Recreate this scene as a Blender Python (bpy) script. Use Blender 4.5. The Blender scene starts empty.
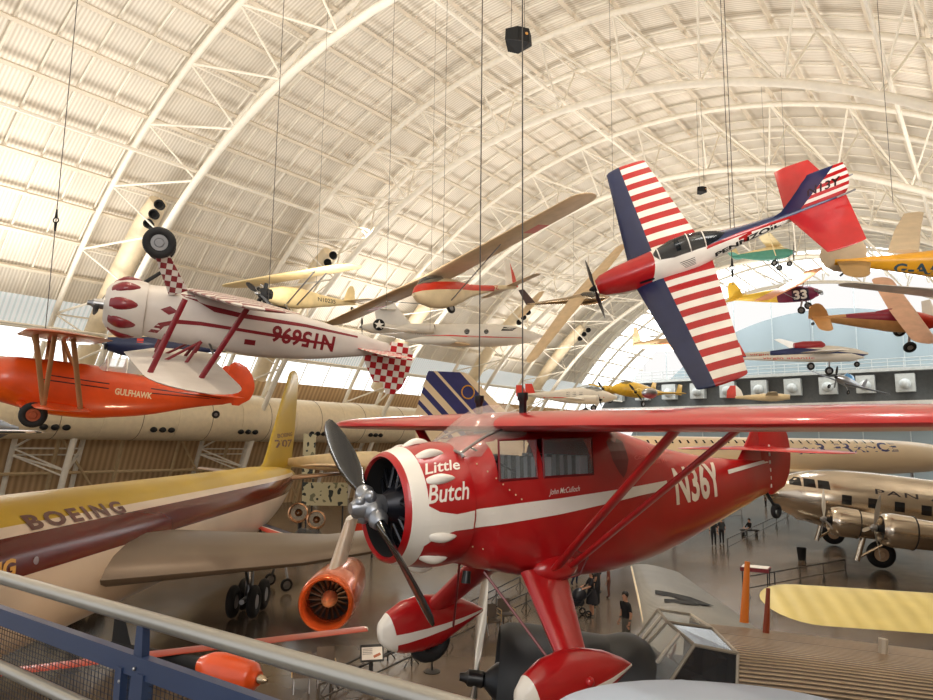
import bpy, bmesh, math, random
from mathutils import Vector, Matrix, Euler
from mathutils.bvhtree import BVHTree
random.seed(7)
SC = bpy.context.scene
COL = SC.collection
PI = math.pi
R = math.radians
V = Vector
# ------------------------------------------------------------------ camera
PIT, ROL, FPX, CAMZ = R(7.9), R(-0.63), 681.0, 6.5
cam = bpy.data.cameras.new('camera'); camo = bpy.data.objects.new('camera', cam); COL.objects.link(camo)
cam.sensor_width = 36.0; cam.lens = 36.0 * FPX / 933.0; cam.clip_end = 600; cam.clip_start = 0.05
camo.matrix_world = Matrix.Translation((0, 0, CAMZ)) @ Matrix.Rotation(PI/2 + PIT, 4, 'X') @ Matrix.Rotation(-ROL, 4, 'Z')
SC.camera = camo
def ray(px, py):
    X = (px-466.5)/FPX; Z = (350-py)/FPX
    x = X*math.cos(ROL)+Z*math.sin(ROL); z2 = -X*math.sin(ROL)+Z*math.cos(ROL)
    return V((x, math.cos(PIT)-z2*math.sin(PIT), math.sin(PIT)+z2*math.cos(PIT)))
def at(px, py, Y):                       # the point of the place seen at a pixel, Y metres out
    d = ray(px, py); return d*(Y/d.y)+V((0, 0, CAMZ))
def fl(px, py, z=0.0):                   # the point at height z seen at a pixel
    d = ray(px, py); return d*((z-CAMZ)/d.z)+V((0, 0, CAMZ))
# hangar frame: t runs along the vault, b across it
PSI = R(37.85)
AX = V((math.sin(PSI), math.cos(PSI), 0)); BX = V((math.cos(PSI), -math.sin(PSI), 0))
RR, C0, ZC, EE = 37.93, -21.13, -12.38, 1.09
def hp(t, th, k=1.0):
    th = R(th); return AX*t + BX*(C0+k*RR*math.cos(th)) + V((0, 0, ZC+k*RR*EE*math.sin(th)))
# ------------------------------------------------------------------ materials
MATS = {}
def nodes(m):
    m.use_nodes = True; return m.node_tree.nodes, m.node_tree.links
def lin(c): return tuple(((v/255.0)/12.92 if v <= 10 else ((v/255.0+0.055)/1.055)**2.4) for v in c)
def mat(name, c, rough=.45, metal=0.0, coat=0.0, var=.10, vscale=2.5, bump=0.0, emis=0.0, trans=0.0, alpha=1.0, srgb=True, ec=None, spec=.5):
    if name in MATS: return MATS[name]
    m = bpy.data.materials.new(name); N, L = nodes(m); b = N['Principled BSDF']
    col = lin(c) if srgb else c
    if var > 0:
        tc = N.new('ShaderNodeTexCoord'); nz = N.new('ShaderNodeTexNoise'); nz.inputs['Scale'].default_value = vscale; nz.inputs['Detail'].default_value = 5
        rp = N.new('ShaderNodeValToRGB'); L.new(tc.outputs['Object'], nz.inputs['Vector']); L.new(nz.outputs['Fac'], rp.inputs['Fac'])
        rp.color_ramp.elements[0].position = .3; rp.color_ramp.elements[1].position = .7
        rp.color_ramp.elements[0].color = (*[v*(1-var) for v in col], 1); rp.color_ramp.elements[1].color = (*[min(1, v*(1+var)) for v in col], 1)
        L.new(rp.outputs['Color'], b.inputs['Base Color'])
        if bump > 0:
            bp = N.new('ShaderNodeBump'); bp.inputs['Strength'].default_value = bump; L.new(nz.outputs['Fac'], bp.inputs['Height']); L.new(bp.outputs['Normal'], b.inputs['Normal'])
    else: b.inputs['Base Color'].default_value = (*col, 1)
    b.inputs['Specular IOR Level'].default_value = spec; b.inputs['Roughness'].default_value = rough; b.inputs['Metallic'].default_value = metal
    b.inputs['Coat Weight'].default_value = coat; b.inputs['Coat Roughness'].default_value = .08
    b.inputs['Transmission Weight'].default_value = trans; b.inputs['Alpha'].default_value = alpha
    if emis > 0:
        b.inputs['Emission Color'].default_value = (*(lin(ec) if ec else col), 1); b.inputs['Emission Strength'].default_value = emis
    MATS[name] = m; return m
def stripes(name, c1, c2, k, axis='y', duty=.5, rough=.5, metal=0., bump=.6, coat=0., phase='sin'):
    """corrugation: ridges along a combination of object axes"""
    if name in MATS: return MATS[name]
    m = bpy.data.materials.new(name); N, L = nodes(m); b = N['Principled BSDF']
    tc = N.new('ShaderNodeTexCoord'); sp = N.new('ShaderNodeSeparateXYZ')
    L.new(tc.outputs['UV' if axis in 'uv' else 'Object'], sp.inputs[0])
    def math_(op, a, bb=None):
        n = N.new('ShaderNodeMath'); n.operation = op
        for i, q in enumerate((a, bb)):
            if q is None: continue
            if isinstance(q, (int, float)): n.inputs[i].default_value = q
            else: L.new(q, n.inputs[i])
        return n.outputs[0]
    if axis == 'yz': w = math_('SUBTRACT', math_('ABSOLUTE', sp.outputs['Y']), sp.outputs['Z'])
    else: w = sp.outputs[{'x': 'X', 'y': 'Y', 'z': 'Z', 'u': 'X', 'v': 'Y'}[axis]]
    s = math_('SINE', math_('MULTIPLY', w, k)); f = math_('ADD', math_('MULTIPLY', s, .5), .5)
    nz = N.new('ShaderNodeTexNoise'); nz.inputs['Scale'].default_value = .35 if axis in 'uv' else 1.5; nz.inputs['Detail'].default_value = 4; L.new(tc.outputs['Object'], nz.inputs['Vector'])
    mx = N.new('ShaderNodeMixRGB'); L.new(f, mx.inputs[0]); mx.inputs[1].default_value = (*lin(c1), 1); mx.inputs[2].default_value = (*lin(c2), 1)  # troughs darker than ridges: shade of the relief mixed into the colour
    m2 = N.new('ShaderNodeMixRGB'); m2.blend_type = 'MULTIPLY'; m2.inputs[0].default_value = .35; L.new(mx.outputs[0], m2.inputs[1]); L.new(nz.outputs['Fac'], m2.inputs[2])
    m3 = N.new('ShaderNodeMixRGB'); m3.blend_type = 'MULTIPLY'; m3.inputs[0].default_value = 1; m3.inputs[2].default_value = (1.2, 1.2, 1.2, 1); L.new(m2.outputs[0], m3.inputs[1])
    L.new(m3.outputs[0], b.inputs['Base Color'])
    bp = N.new('ShaderNodeBump'); bp.inputs['Strength'].default_value = bump; bp.inputs['Distance'].default_value = .05; L.new(f, bp.inputs['Height']); L.new(bp.outputs['Normal'], b.inputs['Normal'])
    b.inputs['Roughness'].default_value = rough; b.inputs['Metallic'].default_value = metal; b.inputs['Coat Weight'].default_value = coat
    MATS[name] = m; return m
RED = mat('gloss_red', (172, 22, 26), .28, coat=.5, var=.12)
DRED = mat('dark_red', (112, 14, 24), .4, coat=.2)
WHITE = mat('white_paint', (232, 226, 216), .35, coat=.2, var=.05)
CREAM = mat('cream_paint', (222, 200, 160), .45, var=.08)
NAVY = mat('navy_paint', (28, 38, 74), .4, coat=.2)
BLACK = mat('black_paint', (14, 14, 17), .35, var=.2)
MATTE = mat('matte_black', (10, 10, 11), .8, var=.2)
ORANGE = mat('orange_paint', (214, 74, 16), .35, coat=.4, var=.12)
BURNT = mat('burnt_orange', (150, 66, 26), .4, coat=.3)
YELLOW = mat('yellow_paint', (226, 184, 50), .45, coat=.1)
SILVER = mat('polished_metal', (176, 158, 134), .18, metal=1, var=.15)
STEEL = mat('brushed_steel', (150, 150, 152), .3, metal=.9)
GREYM = mat('grey_metal', (120, 112, 104), .4, metal=.5)
RUBBER = mat('tyre_rubber', (20, 20, 22), .75)
GLASS = mat('cabin_glass', (225, 235, 235), .05, var=0, trans=0, alpha=.16)
SMOKE = mat('smoked_glass', (60, 70, 76), .08, var=0, alpha=.55)
CABLE = mat('cable_steel', (84, 80, 76), .5, metal=.4)
WOOD = mat('varnished_wood', (150, 78, 34), .4, coat=.4, var=.25, vscale=8)
SKIN = mat('skin', (190, 140, 112), .6)
# ------------------------------------------------------------------ mesh helpers
def obj(name, bm, mats, parent=None, smooth=True, angle=38, label=None):
    me = bpy.data.meshes.new(name); bm.normal_update(); bm.to_mesh(me); bm.free()
    for m in (mats if isinstance(mats, (list, tuple)) else [mats]): me.materials.append(m)
    if smooth:
        me.polygons.foreach_set('use_smooth', [True]*len(me.polygons)); me.set_sharp_from_angle(angle=R(angle))
    o = bpy.data.objects.new(name, me); COL.objects.link(o)
    if parent: o.parent = parent
    if label: o['label'] = label
    return o
def thing(name, label, cat, loc=(0, 0, 0), rot=(0, 0, 0), group=None):
    o = bpy.data.objects.new(name, None); COL.objects.link(o); o.location = loc; o.rotation_euler = rot; o.empty_display_size = .3
    o['label'] = label; o['category'] = cat
    if group: o['group'] = group
    return o
def tag(o, label, cat, group=None):
    o['label'] = label; o['category'] = cat
    if group: o['group'] = group
    return o
def struct(o): o['kind'] = 'structure'; return o
def dup(root, loc=None, rot=None, label=None):
    r = root.copy(); COL.objects.link(r)
    if loc is not None: r.location = loc
    if rot is not None: r.rotation_euler = rot
    if label: r['label'] = label
    for ch in root.children:
        c = ch.copy(); COL.objects.link(c); c.parent = r
        for g in ch.children:
            d = g.copy(); COL.objects.link(d); d.parent = c
    return r
def B(): return bmesh.new()
def loft(bm, rings, closed=True, cap=(True, True), mi=0):
    vs = [[bm.verts.new(p) for p in r] for r in rings]; n = len(rings[0])
    for a, b in zip(vs[:-1], vs[1:]):
        for i in range(n if closed else n-1):
            j = (i+1) % n
            try: f = bm.faces.new((a[i], a[j], b[j], b[i])); f.material_index = mi
            except ValueError: pass
    if cap[0]:
        f = bm.faces.new(vs[0][::-1]); f.material_index = mi
    if cap[1]:
        f = bm.faces.new(vs[-1]); f.material_index = mi
    return bm
def frame_of(d, up=V((0, 0, 1))):
    d = V(d).normalized(); up = V(up)
    if abs(d.dot(up.normalized())) > .98: up = V((1, 0, 0)) if abs(d.x) < .9 else V((0, 1, 0))
    s = d.cross(up).normalized(); u = s.cross(d).normalized(); return d, s, u
def tube(bm, pts, r, N=8, mi=0, cap=True, rr=None):
    pts = [V(p) for p in pts]; rings = []
    for i, p in enumerate(pts):
        d = (pts[min(i+1, len(pts)-1)]-pts[max(i-1, 0)]); d, s, u = frame_of(d)
        q = r[i] if isinstance(r, (list, tuple)) else r
        rings.append([p+s*q*math.cos(a)+u*q*math.sin(a) for a in [2*PI*k/N for k in range(N)]])
    return loft(bm, rings, cap=(cap, cap), mi=mi)
def strut(bm, p0, p1, chord, thick, cdir=(1, 0, 0), N=10, mi=0, c1=None):
    p0, p1 = V(p0), V(p1); d = (p1-p0).normalized(); c = V(cdir); c = (c-d*c.dot(d)).normalized(); t = d.cross(c)
    c1 = c1 or chord
    rings = []
    for p, ch in ((p0, chord), (p1, c1)):
        rings.append([p+c*(ch/2*math.cos(a))+t*(thick/2*math.sin(a)*(1+.35*math.cos(a))) for a in [2*PI*k/N for k in range(N)]])
    return loft(bm, rings, mi=mi)
def box(bm, c, s, mi=0, rz=0, M=None):
    x, y, z = [v/2 for v in s]; c = V(c); rot = M or Matrix.Rotation(rz, 3, 'Z')
    vs = [bm.verts.new(c+rot@V((a*x, b*y, d*z))) for a in (-1, 1) for b in (-1, 1) for d in (-1, 1)]
    for q in ((0, 1, 3, 2), (4, 6, 7, 5), (0, 4, 5, 1), (2, 3, 7, 6), (0, 2, 6, 4), (1, 5, 7, 3)):
        f = bm.faces.new([vs[i] for i in q]); f.material_index = mi
    return bm
def revolve(bm, prof, o=(0, 0, 0), ax=(1, 0, 0), N=24, mi=0, cap=(True, True), sy=1.0):
    d, s, u = frame_of(ax); o = V(o)
    rings = [[o+d*x+s*(r*math.cos(a))*sy+u*(r*math.sin(a)) for a in [2*PI*k/N for k in range(N)]] for x, r in prof]
    return loft(bm, rings, cap=cap, mi=mi)
def torus(bm, o, ax, R0, r0, N=28, M=10, mi=0, sq=1.0):
    d, s, u = frame_of(ax); o = V(o); rings = []
    for k in range(N):
        a = 2*PI*k/N; e = s*math.cos(a)+u*math.sin(a)
        rings.append([o+e*(R0+r0*math.cos(b))+d*(r0*sq*math.sin(b)) for b in [2*PI*j/M for j in range(M)]])
    rings.append(rings[0]); vs = [[bm.verts.new(p) for p in r] for r in rings[:-1]]; vs.append(vs[0])
    for a, b in zip(vs[:-1], vs[1:]):
        for i in range(M):
            j = (i+1) % M; f = bm.faces.new((a[i], a[j], b[j], b[i])); f.material_index = mi
    return bm
def catmull(st, n=4):
    out = []
    for i in range(len(st)-1):
        p0, p1, p2, p3 = st[max(i-1, 0)], st[i], st[i+1], st[min(i+2, len(st)-1)]
        for k in range(n):
            t = k/n
            row = []
            for a, b, c, d in zip(p0, p1, p2, p3):
                m1 = (c-a)/2; m2 = (d-b)/2
                row.append((2*t**3-3*t*t+1)*b+(t**3-2*t*t+t)*m1+(-2*t**3+3*t*t)*c+(t**3-t*t)*m2)
            row[0] = p1[0]+(p2[0]-p1[0])*t
            out.append(row)
    out.append(list(st[-1])); return out
def sering(x, zt, zb, hw, ex=2.2, N=28, yc=0):
    zc = (zt+zb)/2; h = max((zt-zb)/2, .002); hw = max(hw, .002); r = []
    for k in range(N):
        a = 2*PI*(k+.5)/N; c, s = math.cos(a), math.sin(a)
        r.append(V((x, yc+hw*math.copysign(abs(c)**(2/ex), c), zc+h*math.copysign(abs(s)**(2/ex), s))))
    return r
def cuts(bm, planes):
    for co, no in planes:
        g = bm.verts[:]+bm.edges[:]+bm.faces[:]
        bmesh.ops.bisect_plane(bm, geom=g, dist=1e-5, plane_co=co, plane_no=no)
def paint(bm, fn):
    dele = []
    for f in bm.faces:
        k = fn(f.calc_center_median())
        if k is None: continue
        if k < 0: dele.append(f)
        else: f.material_index = k
    if dele: bmesh.ops.delete(bm, geom=dele, context='FACES')
AF = [(1, 0), (.9, .22), (.7, .58), (.5, .87), (.3, 1.0), (.15, .85), (.06, .6), (.015, .3), (0, 0)]
def airfoil(xle, chord, thick, camber=.35):
    """closed outline (x, z): upper surface then lower; x decreases aft"""
    up = [(xle-c*chord, t*thick*(.5+camber*.5)) for c, t in AF]
    lo = [(xle-c*chord, -t*thick*(.5-camber*.5)) for c, t in AF[::-1][1:-1]]
    return up+lo
def surf(secs, axis='y', camber=.35):
    """secs: (span, xle, chord, offset, thick)  axis y: wing, axis z: fin"""
    bm = B(); rings = []
    for s, xl, ch, of, th in secs:
        pf = airfoil(xl, ch, th, camber if axis == 'y' else 0)
        rings.append([V((x, s, of+z)) if axis == 'y' else V((x, of+z, s)) for x, z in pf])
    loft(bm, rings); bmesh.ops.recalc_face_normals(bm, faces=bm.faces[:]); return bm
def span(root, tip, n=1, tipround=.0, cfrac=.45, steps=6, t0=None):
    """sections from root to tip, with an elliptical rounded tip of length tipround. root/tip (s,xle,chord,off,th)"""
    out = []
    L = tip[0]-root[0]; sg = 1 if L > 0 else -1
    def mix(f): return [a+(b-a)*f for a, b in zip(root, tip)]
    f1 = 1-abs(tipround/L)
    for k in range(n+1): out.append(tuple(mix(f1*k/n)))
    if tipround > 0:
        for k in range(1, steps+1):
            a = PI/2*k/steps; f = f1+(1-f1)*math.sin(a); s, xl, ch, of, th = mix(f); q = max(math.cos(a), .04)
            out.append((s, xl-ch*cfrac*(1-q), ch*q, of, th*max(q, .15)))
    return out
def both(secs):      # mirror a half span into a full one
    return [(-s, a, b, c, d) for s, a, b, c, d in secs[::-1]]+[x for x in secs if x[0] > 1e-6 or secs[0][0] > 0]
def textmesh(txt, bold=0.0, shear=0.0, space=1.0):
    cu = bpy.data.curves.new('t', 'FONT'); cu.body = txt; cu.offset = bold; cu.shear = shear; cu.space_character = space; cu.resolution_u = 3
    o = bpy.data.objects.new('t', cu); COL.objects.link(o); bpy.context.view_layer.update()
    me = bpy.data.meshes.new_from_object(o.evaluated_get(bpy.context.evaluated_depsgraph_get()))
    bpy.data.objects.remove(o); bpy.data.curves.remove(cu)
    bm = B(); bm.from_mesh(me); bpy.data.meshes.remove(me); bmesh.ops.remove_doubles(bm, verts=bm.verts[:], dist=1e-4)
    return bm
def fitbox(bm, w, h):
    xs = [v.co.x for v in bm.verts]; ys = [v.co.y for v in bm.verts]
    x0, x1, y0, y1 = min(xs), max(xs), min(ys), max(ys)
    for v in bm.verts:
        v.co.x = (v.co.x-x0)/(x1-x0)*w-w/2; v.co.y = (v.co.y-y0)/max(y1-y0, 1e-6)*h-h/2; v.co.z = 0
    return bm
def flatpoly(polys):
    bm = B()
    for p in polys: bm.faces.new([bm.verts.new((x, y, 0)) for x, y in p])
    return bm
def grid(bm, step):
    xs = [v.co.x for v in bm.verts]; ys = [v.co.y for v in bm.verts]
    for a, lo, hi in ((0, min(xs), max(xs)), (1, min(ys), max(ys))):
        k = math.ceil(lo/step)
        while k*step < hi:
            co = V((0, 0, 0)); co[a] = k*step; no = V((0, 0, 0)); no[a] = 1
            bmesh.ops.bisect_plane(bm, geom=bm.verts[:]+bm.edges[:]+bm.faces[:], dist=1e-6, plane_co=co, plane_no=no); k += 1
    return bm
def decal(name, bm, O, X, Y, bvh, m, parent, step=.08, off=.004, label=None):
    """lay a flat pattern (x, y) on a surface: O centre outside the surface, seen along -(X x Y)"""
    grid(bm, step); O, X, Y = V(O), V(X).normalized(), V(Y).normalized(); D = -(X.cross(Y)).normalized(); bad = []
    for v in bm.verts:
        s = O+X*v.co.x+Y*v.co.y; h = bvh.ray_cast(s, D) if bvh else (s, -D, 0, 0)
        if h[0] is None: bad.append(v); v.co = s
        else: v.co = h[0]-D*off
    if bad: bmesh.ops.delete(bm, geom=bad, context='VERTS')
    if not bm.faces: bm.free(); return None
    return obj(name, bm, m, parent, smooth=False, label=label)
def sphere(bm, c, r, N=14, M=9, mi=0, s=(1, 1, 1), M3=None):
    rings = []
    for i in range(M+1):
        a = -PI/2+PI*i/M; q = max(math.cos(a), .01)
        rings.append([V((r*q*math.cos(2*PI*k/N)*s[0], r*q*math.sin(2*PI*k/N)*s[1], r*math.sin(a)*s[2])) for k in range(N)])
    if M3: rings = [[M3@p for p in q] for q in rings]
    return loft(bm, [[V(c)+p for p in q] for q in rings], mi=mi)
# ------------------------------------------------------------------ aircraft kit: local x forward, y port, z up
class Craft:
    def __init__(s, name, label, loc, rot, cat='airplane', group=None):
        s.root = thing(name, label, cat, loc, rot, group)
    def add(s, name, bm, mats, parent=None, **k): return obj(name, bm, mats, parent or s.root, **k)
    def fus(s, st, mats, planes=(), fn=None, name='fuselage', N=28, sub=4, keep=True, mirror_open=None, cap=(True, True), parent=None):
        bm = B(); loft(bm, [sering(*(r[:5]), N=N) for r in catmull(st, sub)], cap=cap)
        bmesh.ops.recalc_face_normals(bm, faces=bm.faces[:])
        if keep: s.bvh = BVHTree.FromBMesh(bm)
        if planes: cuts(bm, planes)
        if fn: paint(bm, fn)
        s.body = s.add(name, bm, mats, parent); return s.body
    def surf(s, name, secs, mats, axis='y', planes=(), fn=None, camber=.35, parent=None, bvh=False, smooth=True):
        if axis == 'z' and len(secs) >= 5 and smooth: secs = [tuple(q) for q in catmull([list(q) for q in secs], 3)]
        bm = surf(secs, axis, camber)
        if planes: cuts(bm, planes)
        if fn: paint(bm, fn)
        if bvh: s.wbvh = BVHTree.FromBMesh(bm)
        return s.add(name, bm, mats, parent)
    def prop(s, o, rad, ang, mats=None, n=2, ax=(1, 0, 0), hub=.09, w=.11, pitch=.5, spin=None, tipm=None):
        mats = mats or [BLACK, STEEL]; o = V(o); d, sd, u = frame_of(ax)
        bm = B(); 
        if spin: revolve(bm, [(-.05, spin*.95), (0, spin), (spin*.8, spin*.75), (spin*1.5, spin*.4), (spin*1.8, .01)], o, ax)
        else: revolve(bm, [(-.1, hub*.8), (-.08, hub), (.08, hub), (.12, hub*.6), (.18, hub*.5)], o, ax, N=16)
        hb = s.add('propeller', bm, mats[1] if not spin else mats[-1])
        for k in range(n):
            a = ang+2*PI*k/n; e = sd*math.cos(a)+u*math.sin(a); tn = d.cross(e); bb = B(); rings = []
            for f, ww, th in ((.05, .25, .25), (.2, .5, .22), (.4, .95, .14), (.65, 1, .08), (.85, .8, .05), (.96, .5, .04), (1.0, .12, .03)):
                pa = PI/2*(1-f)*.8*pitch+.2; cdir = tn*math.cos(pa)+d*math.sin(pa); nd = e.cross(cdir)
                rings.append([o+e*(f*rad)+cdir*(ww*w*math.cos(q))+nd*(th*w*math.sin(q)) for q in [2*PI*j/10 for j in range(10)]])
            loft(bb, rings); bmesh.ops.recalc_face_normals(bb, faces=bb.faces[:])
            s.add('blade', bb, mats[0], hb)
        return hb
    def wheel(s, o, r, w, ax=(0, 1, 0), hubm=None, name='wheel'):
        bm = B(); torus(bm, o, ax, r-w*.5, w*.5, sq=1.0, N=30, M=12)
        t = s.add(name, bm, RUBBER); bm = B(); d = V(ax).normalized()
        revolve(bm, [(-w*.42, .01), (-w*.42, r*.25), (-w*.3, r*.3), (-w*.3, r-w*.8), (w*.3, r-w*.8), (w*.3, r*.3), (w*.42, r*.25), (w*.42, .01)], o, d, N=24)
        s.add('hub', bm, hubm or STEEL, t); return t
    def strut(s, p0, p1, ch, th, m, name='strut', **k):
        bm = B(); strut(bm, p0, p1, ch, th, **k); bmesh.ops.recalc_face_normals(bm, faces=bm.faces[:]); return s.add(name, bm, m)
    def text(s, txt, O, X, Y, w, h, m, bold=.01, shear=0, name='lettering', bvh=None, step=.08, off=.004, space=1.0, label=None, parent=None):
        return decal(name, fitbox(textmesh(txt, bold, shear, space), w, h), O, X, Y, bvh or s.bvh, m, parent or s.body, step, off, label)
    def patch(s, polys, O, X, Y, m, name='marking', bvh=None, step=.08, off=.003, parent=None, label=None):
        return decal(name, flatpoly(polys), O, X, Y, bvh or s.bvh, m, parent or s.body, step, off, label)
PORT = ((-1, 0, 0), (0, 0, 1))     # reading frame of the port side seen from port (X x Y must point outward = +y): X=(-1,0,0),Y=(0,0,1) -> +y
STBD = ((1, 0, 0), (0, 0, 1))      # -> -y
MONO_L, MONO_R = (-0.781, 5.820, 5.975), tuple((Euler((-0.0362, 0.0346, -2.5584)).to_matrix() @ Matrix.Rotation(.022, 3, 'X')).to_euler())
CHIP_L, CHIP_R = (3.985, 20.818, 11.381), (-1.0936, 0.3105, 2.8621)
JUNG_L, JUNG_R = (-6.537, 11.877, 8.903), tuple((Euler((-0.1653, -3.0757, 0.4313)).to_matrix() @ Matrix.Rotation(R(-3), 3, 'X')).to_euler())
GULF_L, GULF_R = (-11.66, 16.25, 7.98), (-0.1038, -0.0489, -2.5667)
PROP_A, CHIP_A = R(145), R(4)
def mrot(f, u):
    f = V(f).normalized(); u = V(u); u = (u-f*u.dot(f)).normalized(); l = u.cross(f)
    return tuple(Matrix((f, l, u)).transposed().to_euler())
def cmat(cr): return Matrix.Translation(cr.root.location) @ Euler(cr.root.rotation_euler).to_matrix().to_4x4()
def hit(cr, px, py, bvh):
    Mi = cmat(cr).inverted(); o = Mi @ V((0, 0, CAMZ)); d = (Mi.to_3x3() @ ray(px, py)).normalized()
    return bvh.ray_cast(o, d)
def lay(cr, txt, a, b, h, m, bvh=None, parent=None, name='lettering', **k):
    """letter a word on the surface between two places a and b (its left and right ends)"""
    bvh = bvh or cr.bvh; pa, pb, pc = [hit(cr, *q, bvh) for q in (a, b, ((a[0]+b[0])/2, (a[1]+b[1])/2))]
    if None in (pa[0], pb[0], pc[0]): print('LAY MISS', txt); return None
    n = pc[1].normalized(); o = cmat(cr).inverted() @ V((0, 0, CAMZ))
    if n.dot(o-pc[0]) < 0: n = -n
    X = (pb[0]-pa[0]).normalized(); Y = n.cross(X).normalized(); n = X.cross(Y)
    return cr.text(txt, pc[0]+n*.6, X, Y, (pb[0]-pa[0]).length, h, m, name=name, bvh=bvh, parent=parent, **k)
def local(cr, p): return cmat(cr).inverted() @ V(p)
# ------------------------------------------------------------------ setting
DECK = stripes('roof_decking', (206, 195, 178), (232, 224, 210), 2*PI/.22, 'u', rough=.75, bump=.25)
BEAM = mat('beam_paint', (236, 228, 212), .5, var=.05)
BEAM2 = mat('purlin_paint', (220, 208, 188), .6, var=.06)
SEAMB = mat('duct_seam_brown', (150, 128, 104), .7)  # darker brown for every other seam of the main duct
WALLB = stripes('wall_cladding', (176, 142, 104), (208, 176, 134), 2*PI/.5, 'u', rough=.7, bump=.4)
KO, KS = 1.10, 1.125          # outer chord, roof deck
T0, T1 = -24.0, 118.0
PITCH, TA = 15.5, 20.2
def deckstrip(name, th0, th1, t0, t1, m, k=KS, nt=30, na=24):
    bm = B(); uv = bm.loops.layers.uv.new('UVMap'); g = []
    for i in range(nt+1):
        t = t0+(t1-t0)*i/nt; g.append([(bm.verts.new(hp(t, th0+(th1-th0)*j/na, k)), t, R(th0+(th1-th0)*j/na)*RR*k) for j in range(na+1)])
    for i in range(nt):
        for j in range(na):
            q = (g[i][j], g[i+1][j], g[i+1][j+1], g[i][j+1]); f = bm.faces.new([w[0] for w in q])
            for l, w in zip(f.loops, q): l[uv].uv = (w[1], w[2])
    return struct(obj(name, bm, m, smooth=False))
THW0, THW1 = 141.2, 147.6      # band of windows low on the left of the vault
deckstrip('ceiling', 22, THW0, T0, 101.5, DECK, na=60)
deckstrip('wall_left', THW1, 166.5, T0, T1, WALLB, na=8)
deckstrip('wall_right', 14, 22, T0, T1, WALLB, na=6)
PANE = mat('window_daylight', (226, 236, 240), .4, var=.05, vscale=.4, emis=1.7, ec=(240, 245, 248))
PANE2 = mat('skylight_daylight', (240, 246, 250), .4, var=.03, vscale=.2, emis=3.4, ec=(240, 246, 250))
ribglass = stripes('ribbed_translucent_panel', (176, 182, 178), (226, 232, 228), 2*PI/.36, 'u', rough=.5, bump=.3)
ribglass.node_tree.nodes['Principled BSDF'].inputs['Emission Color'].default_value = (.8, .86, .9, 1)
ribglass.node_tree.nodes['Principled BSDF'].inputs['Emission Strength'].default_value = .4
nwin = 0
for i in range(-3, 7):
    t0 = TA+i*PITCH; t1 = min(t0+PITCH, T1); nwin += 1
    if t0 > 112: break
    w = deckstrip('window_%d' % nwin, THW0+3.1, THW1, t0, t1, PANE, nt=3, na=3)
    deckstrip('trim_%d' % nwin, THW0, THW0+3.1, t0, t1, ribglass, nt=3, na=3)
    bm = B()
    for q in range(5):
        t = t0+PITCH*q/5
        if t > T1: break
        tube(bm, [hp(t, THW0+3.1, KS-.004), hp(t, THW1, KS-.004)], .08, N=4)
    tube(bm, [hp(t0, THW0+3.1, KS-.004), hp(t1, THW0+3.1, KS-.004)], .1, N=4)
    obj('window_frame', bm, BEAM, w, smooth=False)
# last bay of the vault is a band of skylight
deckstrip('window_20', 24, THW0, 101.5, T1, PANE2, nt=4, na=40)
# end wall
ENDW = mat('end_wall_paint', (152, 165, 170), .7, var=.05, vscale=.1)
bm = B(); ring = [hp(T1, a, .985) for a in range(10, 173, 3)]
bm.faces.new([bm.verts.new(p) for p in ring]); struct(obj('wall_end', bm, ENDW, smooth=False))
bm = B()
for u in range(-58, 18, 6):
    p = AX*(T1-.4)+BX*u; tube(bm, [p, p+V((0, 0, 6.5+30*math.sqrt(max(.02, 1-((u-C0)/40)**2))*.92))], .09, N=4)
struct(obj('trim_30', bm, mat('end_wall_ribs', (180, 188, 188), .7), smooth=False))
# floor
FLOOR = bpy.data.materials.new('polished_concrete'); N_, L_ = nodes(FLOOR); b_ = N_['Principled BSDF']
tc = N_.new('ShaderNodeTexCoord'); n1 = N_.new('ShaderNodeTexNoise'); n1.inputs['Scale'].default_value = .18; n1.inputs['Detail'].default_value = 8
rp = N_.new('ShaderNodeValToRGB'); rp.color_ramp.elements[0].color = (*lin((72, 61, 51)), 1); rp.color_ramp.elements[1].color = (*lin((122, 107, 92)), 1)
rp.color_ramp.elements[0].position = .3; rp.color_ramp.elements[1].position = .7
L_.new(tc.outputs['Object'], n1.inputs['Vector']); L_.new(n1.outputs['Fac'], rp.inputs['Fac']); L_.new(rp.outputs['Color'], b_.inputs['Base Color'])
n2 = N_.new('ShaderNodeTexNoise'); n2.inputs['Scale'].default_value = 1.2; n2.inputs['Detail'].default_value = 6; L_.new(tc.outputs['Object'], n2.inputs['Vector'])
mr = N_.new('ShaderNodeMapRange'); mr.inputs['To Min'].default_value = .12; mr.inputs['To Max'].default_value = .27; L_.new(n2.outputs['Fac'], mr.inputs['Value']); L_.new(mr.outputs[0], b_.inputs['Roughness'])
bp = N_.new('ShaderNodeBump'); bp.inputs['Strength'].default_value = .04; L_.new(n2.outputs['Fac'], bp.inputs['Height']); L_.new(bp.outputs['Normal'], b_.inputs['Normal'])
b_.inputs['Specular IOR Level'].default_value = .7
bm = B(); bm.faces.new([bm.verts.new(AX*t+BX*u) for t, u in ((-30, -66), (124, -66), (124, 26), (-30, 26))])
struct(obj('floor', bm, FLOOR, smooth=False))
# purlins and sub-beams
bm = B(); TH = [26+3.62*i for i in range(32)]
for th in TH:
    tube(bm, [hp(T0, th, KS-.012), hp(118, th, KS-.012)], .16, N=4)
pur = struct(obj('trim_31', bm, BEAM2, smooth=False))
bm = B()
for i in range(-2, 7):
    for q in range(6):
        t = TA+i*PITCH+4.9+q*(PITCH-4.9)/5*1.0
        if t > 101: break
        tube(bm, [hp(t, th, KS-.006) for th in range(24, 142, 3)], .07, N=4)
struct(obj('trim_32', bm, BEAM, smooth=False))
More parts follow.
